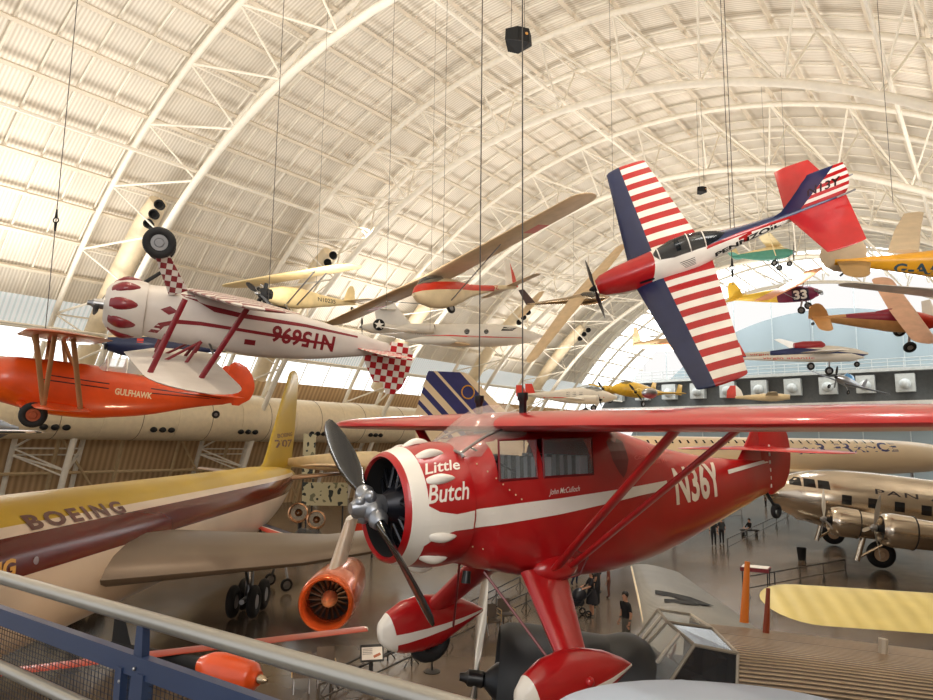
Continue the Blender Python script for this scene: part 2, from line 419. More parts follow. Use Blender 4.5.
# trusses: two chords by the roof, one hanging below them
NODES = [26+7.24*i for i in range(19)]
ntr = 0
for i in range(-2, 6):
    t0 = TA+i*PITCH
    if t0 > 110: break
    ths = [20+2.0*q for q in range(0, 73)]
    tr = bpy.data.objects.new('trim_%d' % (40+ntr), None); COL.objects.link(tr); struct(tr); ntr += 1
    lowth = 163
    full = ths+[lowth]
    for t, k, r in ((t0, KO-.003, .2), (t0+4.9, KO-.003, .2), (t0+2.5, 1.0, .24)):
        bm = B(); tube(bm, [hp(t, th, k) for th in full], r, N=10); obj('chord', bm, BEAM, tr)
    bm = B()
    for n, th in enumerate(NODES+[157]):
        a, c, d = hp(t0, th, KO-.003), hp(t0+4.9, th, KO-.003), hp(t0+2.5, th, 1.0)
        for p, q in ((a, d), (c, d), (a, c)): tube(bm, [p, q], .07, N=6)
        if n < len(NODES):
            th2 = NODES[n+1] if n+1 < len(NODES) else 157
            a2, c2 = hp(t0, th2, KO-.003), hp(t0+4.9, th2, KO-.003); d2 = hp(t0+2.5, th2, 1.0)
            tm = (th+th2)/2
            tube(bm, [d, a2], .085, N=6); tube(bm, [d, c2], .085, N=6)
    obj('web_members', bm, BEAM, tr)
# long walkway-level ties between the trusses
bm = B()
for th in (62, 91, 120, 141):
    tube(bm, [hp(T0, th, 1.02), hp(110, th, 1.02)], .11, N=6)
struct(obj('trim_33', bm, BEAM, smooth=False))
# curved air ducts climbing the vault in each truss
DUCT = mat('duct_paint', (226, 208, 176), .5, var=.06)
for i in range(0, 5):
    t0 = TA+i*PITCH; ths = [145.6-1.6*q for q in range(13)]
    d = thing('air_duct', ['wide cream air duct curving up the vault above the inverted white biplane', 'wide cream air duct curving up the vault behind the small cream monoplane', 'wide cream air duct curving up the vault behind the white jet', 'wide cream air duct curving up the vault under the chrome sailplane', 'farthest wide cream air duct curving up the left of the vault'][i], 'duct', (0, 0, 0), group='curved air ducts along the left of the vault')
    bm = B(); tube(bm, [hp(t0+2.6, th, 1.065) for th in ths], [.75]*11+[.74, .6], N=16); obj('duct_body', bm, DUCT, d)
    for q in range(3):
        p = hp(t0+2.6+.95*(q-1)*.0, ths[-1]+1.2*q-.3, 1.065-.021); e = (V((0, -1, 0))*.6+BX*.5-AX*.5).normalized()
        bm = B(); revolve(bm, [(-.3, .3), (.12, .34), (.12, .26), (-.1, .2)], p+e*.55, e, N=14); obj('nozzle', bm, MATTE, d)
# long horizontal duct below the windows
ld = thing('main_air_duct', 'long fat beige round air duct running along the left wall under the windows', 'duct', (0, 0, 0))
bm = B(); tube(bm, [hp(t, 150.4, 1.03) for t in (4, 20, 40, 60, 80, 100)], 2.1, N=32); obj('duct_body', bm, DUCT, ld)
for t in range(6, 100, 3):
    bm = B(); torus(bm, hp(t, 150.4, 1.03), AX, 2.1, .035, N=32, M=5); obj('seam', bm, SEAMB if t % 2 else DUCT, ld)
for t in range(12, 96, 8):
    for q in range(3):
        p = hp(t+q*.75, 150.4, 1.03)+(-AX*0+BX).normalized()*1.75+V((0, 0, -1.25)); bm = B(); sphere(bm, p, .28, s=(1, 1, .8)); obj('nozzle', bm, MATTE, ld)
bm = B()
for t in range(8, 100, 5):                      # wall framing under the duct
    tube(bm, [hp(t, 154, 1.08), hp(t+.1, 164, 1.09)], .16, N=6)
    if t % 2: tube(bm, [hp(t, 154.5, 1.08), hp(t+5, 163, 1.08)], .1, N=6)
tube(bm, [hp(4, 158.6, 1.08), hp(100, 158.6, 1.08)], .14, N=6)
struct(obj('trim_34', bm, mat('wall_frame', (196, 170, 130), .6), smooth=False))
# gallery on the end wall
gz = 17.0
gal = thing('end_gallery', 'grey railed gallery with a row of boxes high on the far end wall', 'gallery', (0, 0, 0))
def gp(u, z, dt=0): return AX*(T1-1.2-dt)+BX*u+V((0, 0, z))
GW = mat('gallery_grey', (196, 198, 194), .6); GD = mat('gallery_dark', (96, 98, 98), .7)
RZ = -PSI
bm = B(); box(bm, gp(-22, gz+1.0), (80, 2.6, .5), rz=RZ); obj('deck', bm, GW, gal, smooth=False)
bm = B(); box(bm, gp(-22, gz-1.4, -.6), (80, .5, 4.4), rz=RZ); obj('recess', bm, GD, gal, smooth=False)
bm = B(); box(bm, gp(-22, gz-4.6, -.3), (80, 1.4, 2.2), rz=RZ); obj('fascia', bm, WHITE, gal, smooth=False)
for u in range(-60, 17, 5):
    bm = B(); box(bm, gp(u, gz-1.0, .6), (2.4, 1.4, 2.6), rz=RZ); sphere(bm, gp(u, gz-1.2, 1.5), .75); obj('corbel', bm, GW, gal, smooth=False)
bm = B()
for z in (1.9, 2.5, 3.0): tube(bm, [gp(-60, gz+z-.4, 1.1), gp(16, gz+z-.4, 1.1)], .06, N=4)
for u in range(-60, 17, 2): tube(bm, [gp(u, gz+1, 1.1), gp(u, gz+2.6, 1.1)], .06, N=4)
obj('railing', bm, GW, gal, smooth=False)
# ------------------------------------------------------------------ lights
SC.view_settings.view_transform = 'Standard'; SC.view_settings.exposure = 0.0
W = bpy.data.worlds.new('hangar_world'); SC.world = W; W.use_nodes = True
W.node_tree.nodes['Background'].inputs[0].default_value = (1.0, .985, .965, 1); W.node_tree.nodes['Background'].inputs[1].default_value = 1.0
def area(loc, aim, size, power, col, spread=None, name='roof_uplight'):
    l = bpy.data.lights.new(name, 'AREA'); l.size = size; l.energy = power; l.color = col
    if spread: l.spread = spread
    o = bpy.data.objects.new(name, l); COL.objects.link(o); o.location = loc
    o.rotation_euler = (V(aim)-V(loc)).to_track_quat('-Z', 'Y').to_euler(); return o
WARM = (1, .86, .66)
for t in (-6, 15, 47, 76):
    for u, pw in ((-46, 1.0), (-20, 1.0), (4, 1.0)):
        p = AX*t+BX*u+V((0, 0, 12.5)); area(p, p+V((0, 0, 20))+BX*(-u-21)*.35, 7, 2500*pw, (1, .965, .91))
def lamp(p, pw, col=WARM, ang=70, aim=None, name='spot_lamp'):
    l = bpy.data.lights.new(name, 'SPOT'); l.energy = pw; l.color = col; l.spot_size = R(ang); l.spot_blend = .6; l.shadow_soft_size = .35
    o = bpy.data.objects.new(name, l); COL.objects.link(o); o.location = p
    o.rotation_euler = ((V(aim) if aim else V(p)-V((0, 0, 10)))-V(p)).to_track_quat('-Z', 'Y').to_euler()
for t, u in ((22, -30), (22, -8), (38, -40), (38, -14), (60, -30), (60, -6), (80, -20), (6, -10)):
    lamp(AX*t+BX*u+V((0, 0, 25)), 4200, WARM, 62)
lamp(V((-3.0, 13.0, .5)), 600, (1, .72, .46), 95, V((-7.5, 20, 3.4)), 'wing_fill')  # added fill spot out of view, brightens the airliner wing from below
lamp(V((4.0, 10.0, 24.0)), 3500, (1, .95, .88), 60, V((.5, 6.5, 6)), 'spot_lamp')
for p_, q_ in (((22, 46, 22), (20, 40, 2)), ((10, 30, 22), (9, 25, 0))): lamp(V(p_), 5200, (.86, .93, 1), 60, V(q_), 'cool_lamp')
area(V((-1, -9, 13)), V((1, 8, 5)), 9, 1100, (1, .97, .93), name='front_fill')  # added fill area behind the camera, brightens the foreground aircraft
def side(cr, px, py, y0):                 # where the view line of a pixel meets the craft's local plane y = y0
    M = cr.root.matrix_world if False else (Matrix.Translation(cr.root.location) @ cr.root.rotation_euler.to_matrix().to_4x4())
    Mi = M.inverted(); o = Mi @ V((0, 0, CAMZ)); d = Mi.to_3x3() @ ray(px, py); k = (y0-o.y)/d.y; p = o+d*k
    return (p.x, p.z)
def pxpoly(cr, pts, y0, sg=1):             # pixel outline -> pattern coordinates of the port (sg=1) or starboard (sg=-1) reading frame
    out = []
    for a, b in pts:
        x, z = side(cr, a, b, y0); out.append((-x*sg, z))
    return out
X_ = V((1, 0, 0)); Y_ = V((0, 1, 0)); Z_ = V((0, 0, 1))
# ================================================================== red Monocoupe
c = Craft('high_wing_airplane', 'glossy red high-wing airplane with white cowl ring and black propeller, hanging in front', MONO_L, MONO_R)
mono = c
st = [(-.66, .50, -.53, .50, 2.0), (-.8, .52, -.55, .51, 2.1), (-.95, .57, -.60, .525, 2.8), (-1.45, .62, -.72, .53, 3.2), (-1.9, .64, -.78, .53, 3.0), (-2.4, .66, -.82, .52, 2.8), (-2.9, .56, -.80, .47, 2.7), (-3.5, .40, -.72, .38, 2.5), (-4.3, .27, -.55, .26, 2.4), (-5.1, .20, -.36, .13, 2.2), (-5.62, .18, -.24, .04, 2.0)]
RI = mat('red_cabin_lining', (120, 20, 22), .6)
pl = [(V((x, 0, 0)), X_) for x in (-.95, -1.36, -1.44, -2.04)]+[(V((0, 0, z)), Z_) for z in (.20, .54)]
def f_(p):
    if abs(p.y) > .3 and .20 < p.z < .54:
        if -1.36 < p.x < -.95 or -2.04 < p.x < -1.44: return -1
    return 0
c.fus(st, [RED, RI], pl, f_, N=44, sub=5)
# cowling
bm = B(); prof = [(-.50, .395), (-.12, .41), (-.09, .425), (-.10, .445), (-.15, .47), (-.27, .505), (-.45, .535), (-.58, .538), (-.70, .53), (-.70, .47)]
prof = [prof[0], prof[1], prof[2], prof[3], prof[4], (-.135, .463), prof[5], (-.265, .504), prof[6], prof[7], prof[8], prof[9]]
revolve(bm, prof, (0, 0, -.01), (1, 0, 0), N=56, cap=(False, False))
paint(bm, lambda p: 2 if math.hypot(p.y, p.z+.01) < .412 and p.x < -.11 else (1 if -.262 < p.x < -.137 and math.hypot(p.y, p.z) > .44 else 0))
cow = c.add('cowling', bm, [RED, WHITE, MATTE], angle=50)
cb = B(); revolve(cb, prof[3:], (0, 0, -.01), (1, 0, 0), N=56, cap=(False, False)); cb.normal_update(); cbvh = BVHTree.FromBMesh(cb); cb.free()
bm = B(); box(bm, (-.46, 0, 0), (.02, .7, .7)); revolve(bm, [(-.52, .4), (-.5, .4)], (0, 0, -.01), (1, 0, 0), N=24); c.add('firewall', bm, MATTE, cow)
for a in (57, 28, -24, -50, 86, 118, 147, 180, -78, -110, -145):
    a_ = R(a); e = V((0, math.cos(a_), math.sin(a_))); tt = V((0, -math.sin(a_), math.cos(a_)))
    pass
    M3 = Matrix((X_, tt, e)).transposed(); bm = B(); rings = []
    for f in range(9):
        q = f/8; x = -.27-.27*q; w = .052*math.sin(PI*min(1, q*.94+.06))**.6*(1-.35*q)
        
        rings.append([V((x, 0, -.01))+e*(.502+.028*min(1, q*2.2)+(.045*math.sin(PI*q)**.7)*max(0, math.sin(b_)))+tt*(w*math.cos(b_)) for b_ in [PI*j/8 for j in range(9)]])
    if rings: loft(bm, rings, closed=False, cap=(False, False)); bmesh.ops.recalc_face_normals(bm, faces=bm.faces[:]); c.add('rocker_blister', bm, WHITE, cow)
    else: bm.free()
# radial engine
eng = B(); revolve(eng, [(-.5, .2), (-.34, .21), (-.26, .19), (-.16, .13), (-.08, .08)], (0, 0, 0), N=24)
engine = c.add('engine', eng, mat('engine_black', (24, 26, 36), .35, metal=.4))
for k in range(7):
    a = PI/2+2*PI*k/7; e = V((0, math.cos(a), math.sin(a))); bm = B()
    for q in range(9): revolve(bm, [(0, .085), (.012, .085)], V((-.34, 0, 0))+e*(.19+.022*q), e, N=16)
    revolve(bm, [(0, .07), (.21, .07)], V((-.34, 0, 0))+e*.18, e, N=16)
    tube(bm, [V((-.2, 0, 0))+e*.14+V((0, -e.z, e.y))*.06, V((-.26, 0, 0))+e*.38+V((0, -e.z, e.y))*.06], .014, N=6)
    tube(bm, [V((-.2, 0, 0))+e*.14-V((0, -e.z, e.y))*.06, V((-.26, 0, 0))+e*.38-V((0, -e.z, e.y))*.06], .014, N=6)
    c.add('engine_cylinder', bm, mat('cylinder_metal', (40, 42, 48), .35, metal=.6), engine)
# propeller with a bulky grey hub
hb = B(); HUBM = mat('cast_hub', (150, 154, 162), .3, metal=.75, bump=.2)
revolve(hb, [(-.14, .09), (-.05, .105), (.03, .11), (.08, .085), (.14, .075), (.19, .045)], (0, 0, 0), N=18)
pa = PROP_A; pe = V((0, math.cos(pa), math.sin(pa)))
for s in (-1, 1):
    revolve(hb, [(.0, .095), (.07, .098), (.11, .075), (.17, .085), (.22, .06)], (0, 0, 0), pe*s, N=16)
    pt = V((0, -pe.z, pe.y))*s; sphere(hb, pt*.11+X_*.04, .055); sphere(hb, pt*.06+X_*.12, .045)
hub = c.add('propeller', hb, HUBM)
for s in (1, -1):
    e = pe*s; tn = X_.cross(e); bb = B(); rings = []
    for f, ww, th in ((.13, .045, .045), (.22, .055, .045), (.34, .085, .03), (.5, .105, .022), (.7, .105, .017), (.85, .09, .013), (.94, .07, .01), (.985, .045, .008), (1.0, .012, .006)):
        an = .25+.55*(1-f); cd = tn*math.cos(an)+X_*math.sin(an); nd = e.cross(cd)
        rings.append([e*(f*1.24)+cd*(1.12*ww*math.cos(q))+nd*(th*math.sin(q)) for q in [2*PI*j/14 for j in range(14)]])
    loft(bb, rings); bmesh.ops.recalc_face_normals(bb, faces=bb.faces[:]); bl = c.add('blade', bb, mat('blade_black', (16, 17, 20), .22, coat=.3), hub)
# white side stripe and letters (port side)
def ptext(cr, txt, c0, w, h, y0, m, frame=PORT, far=3, rot=0, **k):
    x, z = side(cr, c0[0], c0[1], y0); sg = 1 if y0 > 0 else -1
    X, Y = V(frame[0]), V(frame[1]); Rm = Matrix.Rotation(rot, 3, X.cross(Y)); 
    return cr.text(txt, (x, far*sg, z), Rm@X, Rm@Y, w, h, m, **k)
SCRIPT = dict(bold=.014, shear=.35, step=.04)
fus_bvh = c.bvh; LET = mat('off_white_letters', (228, 216, 200), .4); FAD = mat('faded_letters', (196, 90, 84), .5)
allb = B(); tmp = c.body.data; allb.from_mesh(tmp); revolve(allb, prof[3:], (0, 0, -.01), (1, 0, 0), N=56, cap=(False, False)); allb.normal_update(); abvh = BVHTree.FromBMesh(allb); allb.free()
dense = [(424, 503), (440, 512), (456, 514), (480, 509), (520, 503), (560, 498), (600, 492), (640, 486), (674, 481), (674, 490), (640, 496), (600, 505), (560, 514), (520, 521), (480, 528), (456, 531), (440, 538), (426, 552)]
for yy, nm, poly in ((.52, 'side_stripe', dense), (.2, 'side_stripe', [(728, 470), (786, 459), (786, 462), (728, 474)])):
    c.patch([pxpoly(c, poly, yy)], (0, 3, 0), (-1, 0, 0), (0, 0, 1), WHITE, nm, off=.006, step=.04, bvh=abvh)
lay(c, 'Little', (424, 468.5), (460, 463.5), .105, WHITE, bvh=abvh, parent=cow, **SCRIPT)
lay(c, 'Butch', (428, 494.5), (470, 489.5), .15, WHITE, bvh=abvh, parent=cow, **SCRIPT)
lay(c, 'John McCulloch', (549, 493), (580, 489), .065, WHITE, bold=.004, shear=.4, step=.05)
lay(c, 'N36Y', (676, 486), (721, 478), .40, LET, bold=.03, step=.05)
lay(c, '1931', (648, 448), (657, 447), .035, FAD, step=.05)
lay(c, 'Convertible Thunder', (639, 456), (673, 451), .04, FAD, step=.05)
lay(c, 'St Louis Mo', (645, 463), (667, 460), .04, FAD, step=.05)
x, z = side(c, 619, 458, .46); c.patch([[(-x-.13, z+.16), (-x-.06, z+.19), (-x, z+.15), (-x+.06, z+.19), (-x+.13, z+.16), (-x+.12, z-.02), (-x+.06, z-.13), (-x, z-.19), (-x-.06, z-.13), (-x-.12, z-.02)]], (0, 3, 0), (-1, 0, 0), (0, 0, 1), DRED, 'shield_emblem', off=.004)
x, z = side(c, 468, 519, .52); c.patch([[(-x-.05, z+.01), (-x, z+.015), (-x, z+.05), (-x+.015, z+.015), (-x+.06, z+.01), (-x+.015, z), (-x, z-.04), (-x, z)]], (0, 3, 0), (-1, 0, 0), (0, 0, 1), BLACK, 'vent', off=.008)
# windows
for s in (1, -1):
    for x0, x1 in ((-.95, -1.36), (-1.44, -2.04)):
        y = s*.526; bm = B(); 
        q = [(x0, .20), (x1, .20), (x1, .54), (x0, .54)]
        bm.faces.new([bm.verts.new((a, y-s*(.012 if b > .3 else .004), b)) for a, b in q]); pane = c.add('window_pane', bm, GLASS, smooth=False)
        bm = B(); tube(bm, [V((a, y-s*(.012 if b > .3 else .004), b)) for a, b in q+[q[0]]], .012, N=6); c.add('window_frame', bm, DRED, pane)
for yy in (.24, -.24):
    for xx in (-1.55, -2.0):
        st_ = B(); box(st_, (xx, yy, .12), (.1, .4, .5)); box(st_, (xx+.2, yy, -.18), (.42, .4, .1))
        cuts(st_, [(V((0, yy+.4*(k/7-.5), 0)), Y_) for k in range(1, 7)]); cuts(st_, [(V((xx-.05+.1, 0, 0)), X_)])
        paint(st_, lambda p, yy=yy: int((p.y-yy+.2)/.4*7) % 2)
        c.add('cabin_seat', st_, [mat('seat_grey', (140, 142, 146), .8), mat('seat_black', (20, 20, 22), .8)], smooth=False)
bm = B(); box(bm, (-.93, 0, .2), (.06, .8, .3)); c.add('instrument_panel', bm, DRED, smooth=False)
# curved clear windscreen running up to the top of the wing
bm = B(); rings = []
for f in range(9):
    q = f/8; x = -.66-.75*q; hw = .40-.06*q; top = .46+.40*math.sin(PI/2*min(1, q*1.3))**1.0
    rings.append([V((x, hw*math.cos(a), .40+(top-.40)*math.sin(a)**.8)) for a in [PI*j/14 for j in range(15)]])
loft(bm, rings, closed=False, cap=(False, False)); ws = c.add('windscreen', bm, mat('windscreen_haze', (214, 206, 196), .12, var=0, alpha=.30))
bm = B()
for j in (2, 12): tube(bm, [rings[f][j]*1.004 for f in range(9)], .012, N=6)
tube(bm, rings[0], .014, N=6); c.add('windscreen_frame', bm, STEEL, ws)
bm = B(); tube(bm, [V((-.8, .3, .48)), V((-1.2, .42, .25))], .01, N=6); tube(bm, [V((-.8, -.3, .48)), V((-1.2, -.42, .25))], .01, N=6); c.add('cabin_brace', bm, BLACK)
# wing, one piece
sec = span((0, -1.05, 1.6, .66, .2), (4.25, -1.12, 1.5, .67, .15), 6, 1.1, .42, 9)
c.surf('wing', both(sec), [RED], bvh=True)
bm = B(); sphere(bm, (-1.5, 1.72, .90), .05, s=(1.6, .7, .8)); c.add('fuel_cap', bm, STEEL)
for yy in (.32, -.32):
    bm = B(); revolve(bm, [(0, .035), (.12, .035), (.14, .05), (.2, .05)], (-1.35, yy*1.1, .76), (0, 0, 1), N=12); c.add('hoist_fitting', bm, BLACK)
# lift struts, fairings, gear
for s in (1, -1):
    gx, gz = side(c, *((572, 684) if s > 0 else (428, 622)), s*.94)
    c.strut((-1.55, s*.46, -.66), (-1.55, s*2.05, .74), .13, .045, RED, 'lift_strut', N=14)
    c.strut((-1.72, s*.46, -.66), (-2.32, s*2.05, .72), .12, .04, RED, 'lift_strut', N=14)
    bm = B(); sphere(bm, (-1.62, s*.44, -.62), .16, s=(1.6, .7, .75)); c.add('strut_fairing', bm, RED)
    c.strut((-1.52, s*.40, -.66), (gx-.06, s*.92, gz+.12), .50, .13, RED, 'gear_leg', N=18, c1=.28)
    bm = B(); rings = []
    for x, zt, zb, hw in ((.56, .0, -.02, .02), (.54, .09, -.11, .07), (.46, .17, -.19, .115), (.3, .25, -.25, .15), (.1, .28, -.27, .16), (-.12, .26, -.24, .15), (-.35, .2, -.14, .115), (-.55, .11, -.05, .06), (-.68, .03, .0, .012)):
        rings.append(sering(x, zt, zb, hw, 2.1, 24))
    for r_ in rings:
        for v in r_: v += V((gx, s*.94, gz))
    loft(bm, rings); bmesh.ops.recalc_face_normals(bm, faces=bm.faces[:]); pb = BVHTree.FromBMesh(bm); pant = c.add('wheel_pant', bm, RED)
    me = pant.data; me.materials.append(WHITE); bm = B(); bm.from_mesh(me)
    pl = [(V((gx+.43, 0, gz)), V((1, 0, -.25)).normalized()), (V((gx-.66, 0, gz+.03)), V((.055, 0, 1)).normalized()), (V((gx-.66, 0, gz+.01)), V((.135, 0, 1)).normalized())]
    cuts(bm, pl)
    def fp(p):
        a, b2, c2 = [(p-q[0]).dot(q[1]) for q in pl]
        return 1 if a > 0 or (b2 < 0 < c2) else 0
    paint(bm, fp); bm.to_mesh(me); bm.free()
    bm = B(); torus(bm, (gx-.02, s*.94, gz-.16), (0, 1, 0), .17, .07, N=28, sq=.9); w_ = c.add('wheel', bm, RUBBER)
    bm = B(); sphere(bm, (gx-.05, s*1.09, gz+.05), .04); c.add('axle_cap', bm, RED, pant)
bm = B(); tube(bm, [V((-1.0, .2, -.62)), V((-1.35, .88, -1.45))], .012, N=6); tube(bm, [V((-1.0, -.2, -.62)), V((-1.35, -.88, -1.45))], .012, N=6); c.add('bracing_wire', bm, DRED)
bm = B(); revolve(bm, [(0, .035), (.1, .04)], (-.72, .35, -.55), (.2, .1, -1), N=10); c.add('exhaust_stub', bm, BLACK)
bm = B(); tube(bm, [(-1.6, .535, -.52), (-1.75, .54, -.45), (-1.95, .52, -.55), (-1.85, .5, -.7), (-1.6, .5, -.72)], .008, N=6); c.add('inspection_seam', bm, DRED)
# tail
c.surf('rudder', [(-.26, -5.60, .16, 0, .05), (-.18, -5.55, .42, 0, .06), (0, -5.5, .60, 0, .06), (.25, -5.45, .70, 0, .06), (.5, -5.42, .68, 0, .06), (.62, -5.42, .56, 0, .05), (.70, -5.46, .34, 0, .04), (.74, -5.52, .1, 0, .02)], [RED], 'z')
c.surf('fin', [(.1, -4.9, .72, 0, .06), (.32, -5.1, .48, 0, .05), (.5, -5.25, .24, 0, .04), (.68, -5.38, .08, 0, .02)], [RED], 'z')
c.surf('stabilizer', both(span((0, -4.95, .95, .33, .05), (1.2, -5.1, .75, .30, .04), 2, .5)), [RED])
bm = B(); torus(bm, (-5.75, 0, -.48), (0, 1, 0), .07, .03); tube(bm, [(-5.55, 0, -.22), (-5.75, 0, -.46)], .02, N=6); c.add('tail_wheel', bm, RUBBER)
bm = B()
for q in range(6): box(bm, V((-5.62, .035, -.15+.10*q)), (.02, .012, .045))
c.add('hinge_tapes', bm, WHITE)
# rivets along the cowl flap line
bm = B()
for px, py in [(480+6*i, 457+8*i-(i*i)*.28) for i in range(14)]+[(446+9*i, 541+2*i) for i in range(6)]:
    x, z = side(c, px, py, .53); h = c.bvh.ray_cast(V((x, 3, z)), V((0, -1, 0)))
    if h[0]: sphere(bm, h[0], .008, N=6, M=4)
c.add('fastener', bm, CREAM)
# ================================================================== stunt trainer with stripes (Chipmunk)
c = Craft('stunt_airplane', 'white, red and navy stunt airplane with striped wings, banked steeply beside its propeller', CHIP_L, CHIP_R)
chip = c
st = [(-.08, .24, -.24, .22, 2), (-.25, .34, -.36, .30, 2.2), (-.8, .42, -.52, .38, 2.5), (-1.5, .46, -.58, .42, 2.5), (-2.0, .50, -.58, .44, 2.4), (-3.0, .52, -.54, .44, 2.3), (-3.7, .42, -.42, .34, 2.2), (-4.6, .30, -.30, .24, 2.1), (-5.8, .24, -.16, .15, 2), (-6.8, .22, -.04, .09, 2), (-7.45, .18, .04, .03, 2)]
pl = [(V((0, 0, z)), Z_) for z in ()]+[(V((-1.75, 0, 0)), V((1, 0, .4)).normalized()), (V((-3.4, 0, .29)), V((-.075, 0, 1)).normalized()), (V((-3.4, 0, .36)), V((-.075, 0, 1)).normalized()), (V((-3.45, 0, 0)), X_), (V((0, 0, -.12)), V((-.14, 0, 1)).normalized())]
def f_(p):
    if (p.x+1.75)+.4*p.z > 0: return 1 if p.z-.14*p.x > -.12 else 0
    if p.x < -3.45:
        h = p.z-.075*(p.x+3.4)
        if h > .36: return 2
        if h > .29: return 1
    return 0
c.fus(st, [WHITE, RED, NAVY], pl, f_, N=36, sub=5)
c.prop((0, 0, 0), 1.2, CHIP_A, mats=[BLACK, WHITE, MATTE], spin=.10, w=.12)
def f_(p):
    k = abs(p.y)
    if p.x > -2.02-.02*k+.0: return 0
    return 1 if int((k-.35)/.262) % 2 == 0 else 2
pl = [(V((0, s*(.35+.262*q), 0)), Y_) for q in range(0, 17) for s in (1, -1)]+[(V((-2.02, 0, 0)), V((1, .02, 0)).normalized()), (V((-2.02, 0, 0)), V((1, -.02, 0)).normalized())]
hs = span((.0, -1.15, 2.45, -.34, .26), (4.75, -1.65, 1.32, .12, .12), 9, .12, .5, 4)
c.surf('wing', both(hs), [NAVY, RED, WHITE], planes=pl, fn=f_, bvh=True)
# canopy
bm = B(); rings = []
for x, zt, hw in ((-1.85, .40, .1), (-2.1, .62, .26), (-2.5, .78, .31), (-3.0, .80, .31), (-3.45, .70, .27), (-3.85, .52, .18), (-4.1, .36, .05)):
    rings.append([V((x, hw*math.cos(a), .28+(zt-.28)*math.sin(a))) for a in [PI*j/12 for j in range(13)]])
loft(bm, rings, closed=False, cap=(False, False)); can = c.add('canopy', bm, mat('canopy_tint', (30, 36, 40), .06, var=0, alpha=.78))
bm = B()
for r_ in (rings[1], rings[3], rings[4]): tube(bm, [p*1.003 for p in r_], .02, N=6)
tube(bm, [rings[i][12] for i in range(7)], .02, N=6); tube(bm, [rings[i][0] for i in range(7)], .02, N=6); c.add('canopy_frame', bm, WHITE, can)
bm = B(); box(bm, (-2.7, 0, .5), (.12, .35, .35)); c.add('cabin_seat', bm, MATTE)
# tail
pl = [(V((0, 0, .35+.14*k)), Z_) for k in range(8)]+[(V((-6.1, 0, .2)), V((1, 0, .75)).normalized())]
def f_(p):
    if (p.x+6.1)+.75*(p.z-.2) > -.14: return 2
    return 1 if int((p.z-.35)/.14+10) % 2 else 0
c.surf('fin', [(.1, -5.2, 2.3, 0, .08), (.35, -5.7, 1.9, 0, .08), (.8, -6.05, 1.55, 0, .07), (1.2, -6.3, 1.2, 0, .06), (1.42, -6.45, .95, 0, .04)], [WHITE, RED, NAVY], 'z', planes=pl+[(V((-6.24, 0, .2)), V((1, 0, .75)).normalized())], fn=f_)
fb = surf([(.1, -5.2, 2.5, 0, .08), (.35, -5.75, 2.1, 0, .08), (.8, -6.15, 1.75, 0, .07), (1.5, -6.65, 1.0, 0, .04)], 'z'); fbv = BVHTree.FromBMesh(fb); fb.free()
c.surf('stabilizer', both(span((0, -5.85, 1.7, .12, .07), (1.85, -6.25, 1.0, .16, .05), 3, .06, .5)), [RED])
c.text('N13Y', (-6.9, 3, .80), (-1, 0, 0), (0, 0, 1), .90, .33, BLACK, bold=.02, bvh=fbv, step=.2)
c.text('PENNZOIL', (-4.65, 3, .0), V((-1, 0, .06)), (.06, 0, 1), 2.0, .20, BLACK, bold=.04, step=.1)
c.patch([[(-.07, -.2), (.07, -.2), (.05, .2), (-.05, .2)], [(-.2, -.03), (.2, -.03), (.2, .05), (-.2, .05)]], (-4.6, 3, .14), (-1, 0, .05), (0, 0, 1), RED, 'red_cross_mark')
c.patch([[(-.2, -.05), (.2, -.05), (.24, .0), (.2, .05), (-.2, .05), (-.24, 0)]], (-1.55, 3, -.02), (-1, 0, 0), (0, 0, 1), BLACK, 'nose_badge')
for k in range(5): c.patch([[(-.25+.03*k, 0), (.2, 0), (.2, .022), (-.25+.03*k, .022)]], (-2.85, 3, .22-.06*k), (-1, 0, 0), (0, 0, 1), MATTE, 'sponsor_line')
c.text('Pitts', (-1.2, 3, -.26), (-1, 0, 0), (0, 0, 1), .5, .14, BLACK, bold=0, shear=.3) if False else None
bm = B(); tube(bm, [(-7.2, .2, .35), (-7.7, .2, .4)], .03, N=6); tube(bm, [(-7.2, -.2, .5), (-7.8, -.2, .6)], .025, N=6); c.add('tail_probe', bm, STEEL)
# ================================================================== inverted biplane
MAROON = mat('maroon_paint', (122, 20, 32), .35, coat=.3)
PALE = mat('warm_white_fabric', (206, 198, 190), .45, coat=.1, var=.06)
c = Craft('biplane', 'white and maroon checkered biplane hanging upside down', JUNG_L, JUNG_R)
jung = c
st = [(-.75, .46, -.48, .43, 2.1), (-1.2, .50, -.50, .43, 2.3), (-2.0, .54, -.50, .42, 2.6), (-2.8, .58, -.44, .36, 2.8), (-3.8, .50, -.30, .26, 2.8), (-4.8, .32, -.14, .13, 2.4), (-5.4, .18, -.04, .04, 2)]
c.fus(st, [PALE], N=36, sub=5)
bm = B(); revolve(bm, [(-.45, .25), (-.12, .27), (-.10, .30), (-.14, .38), (-.25, .47), (-.42, .52), (-.6, .53), (-.76, .50), (-.76, .44)], N=44, cap=(False, False)); cow = c.add('cowling', bm, PALE, angle=50)
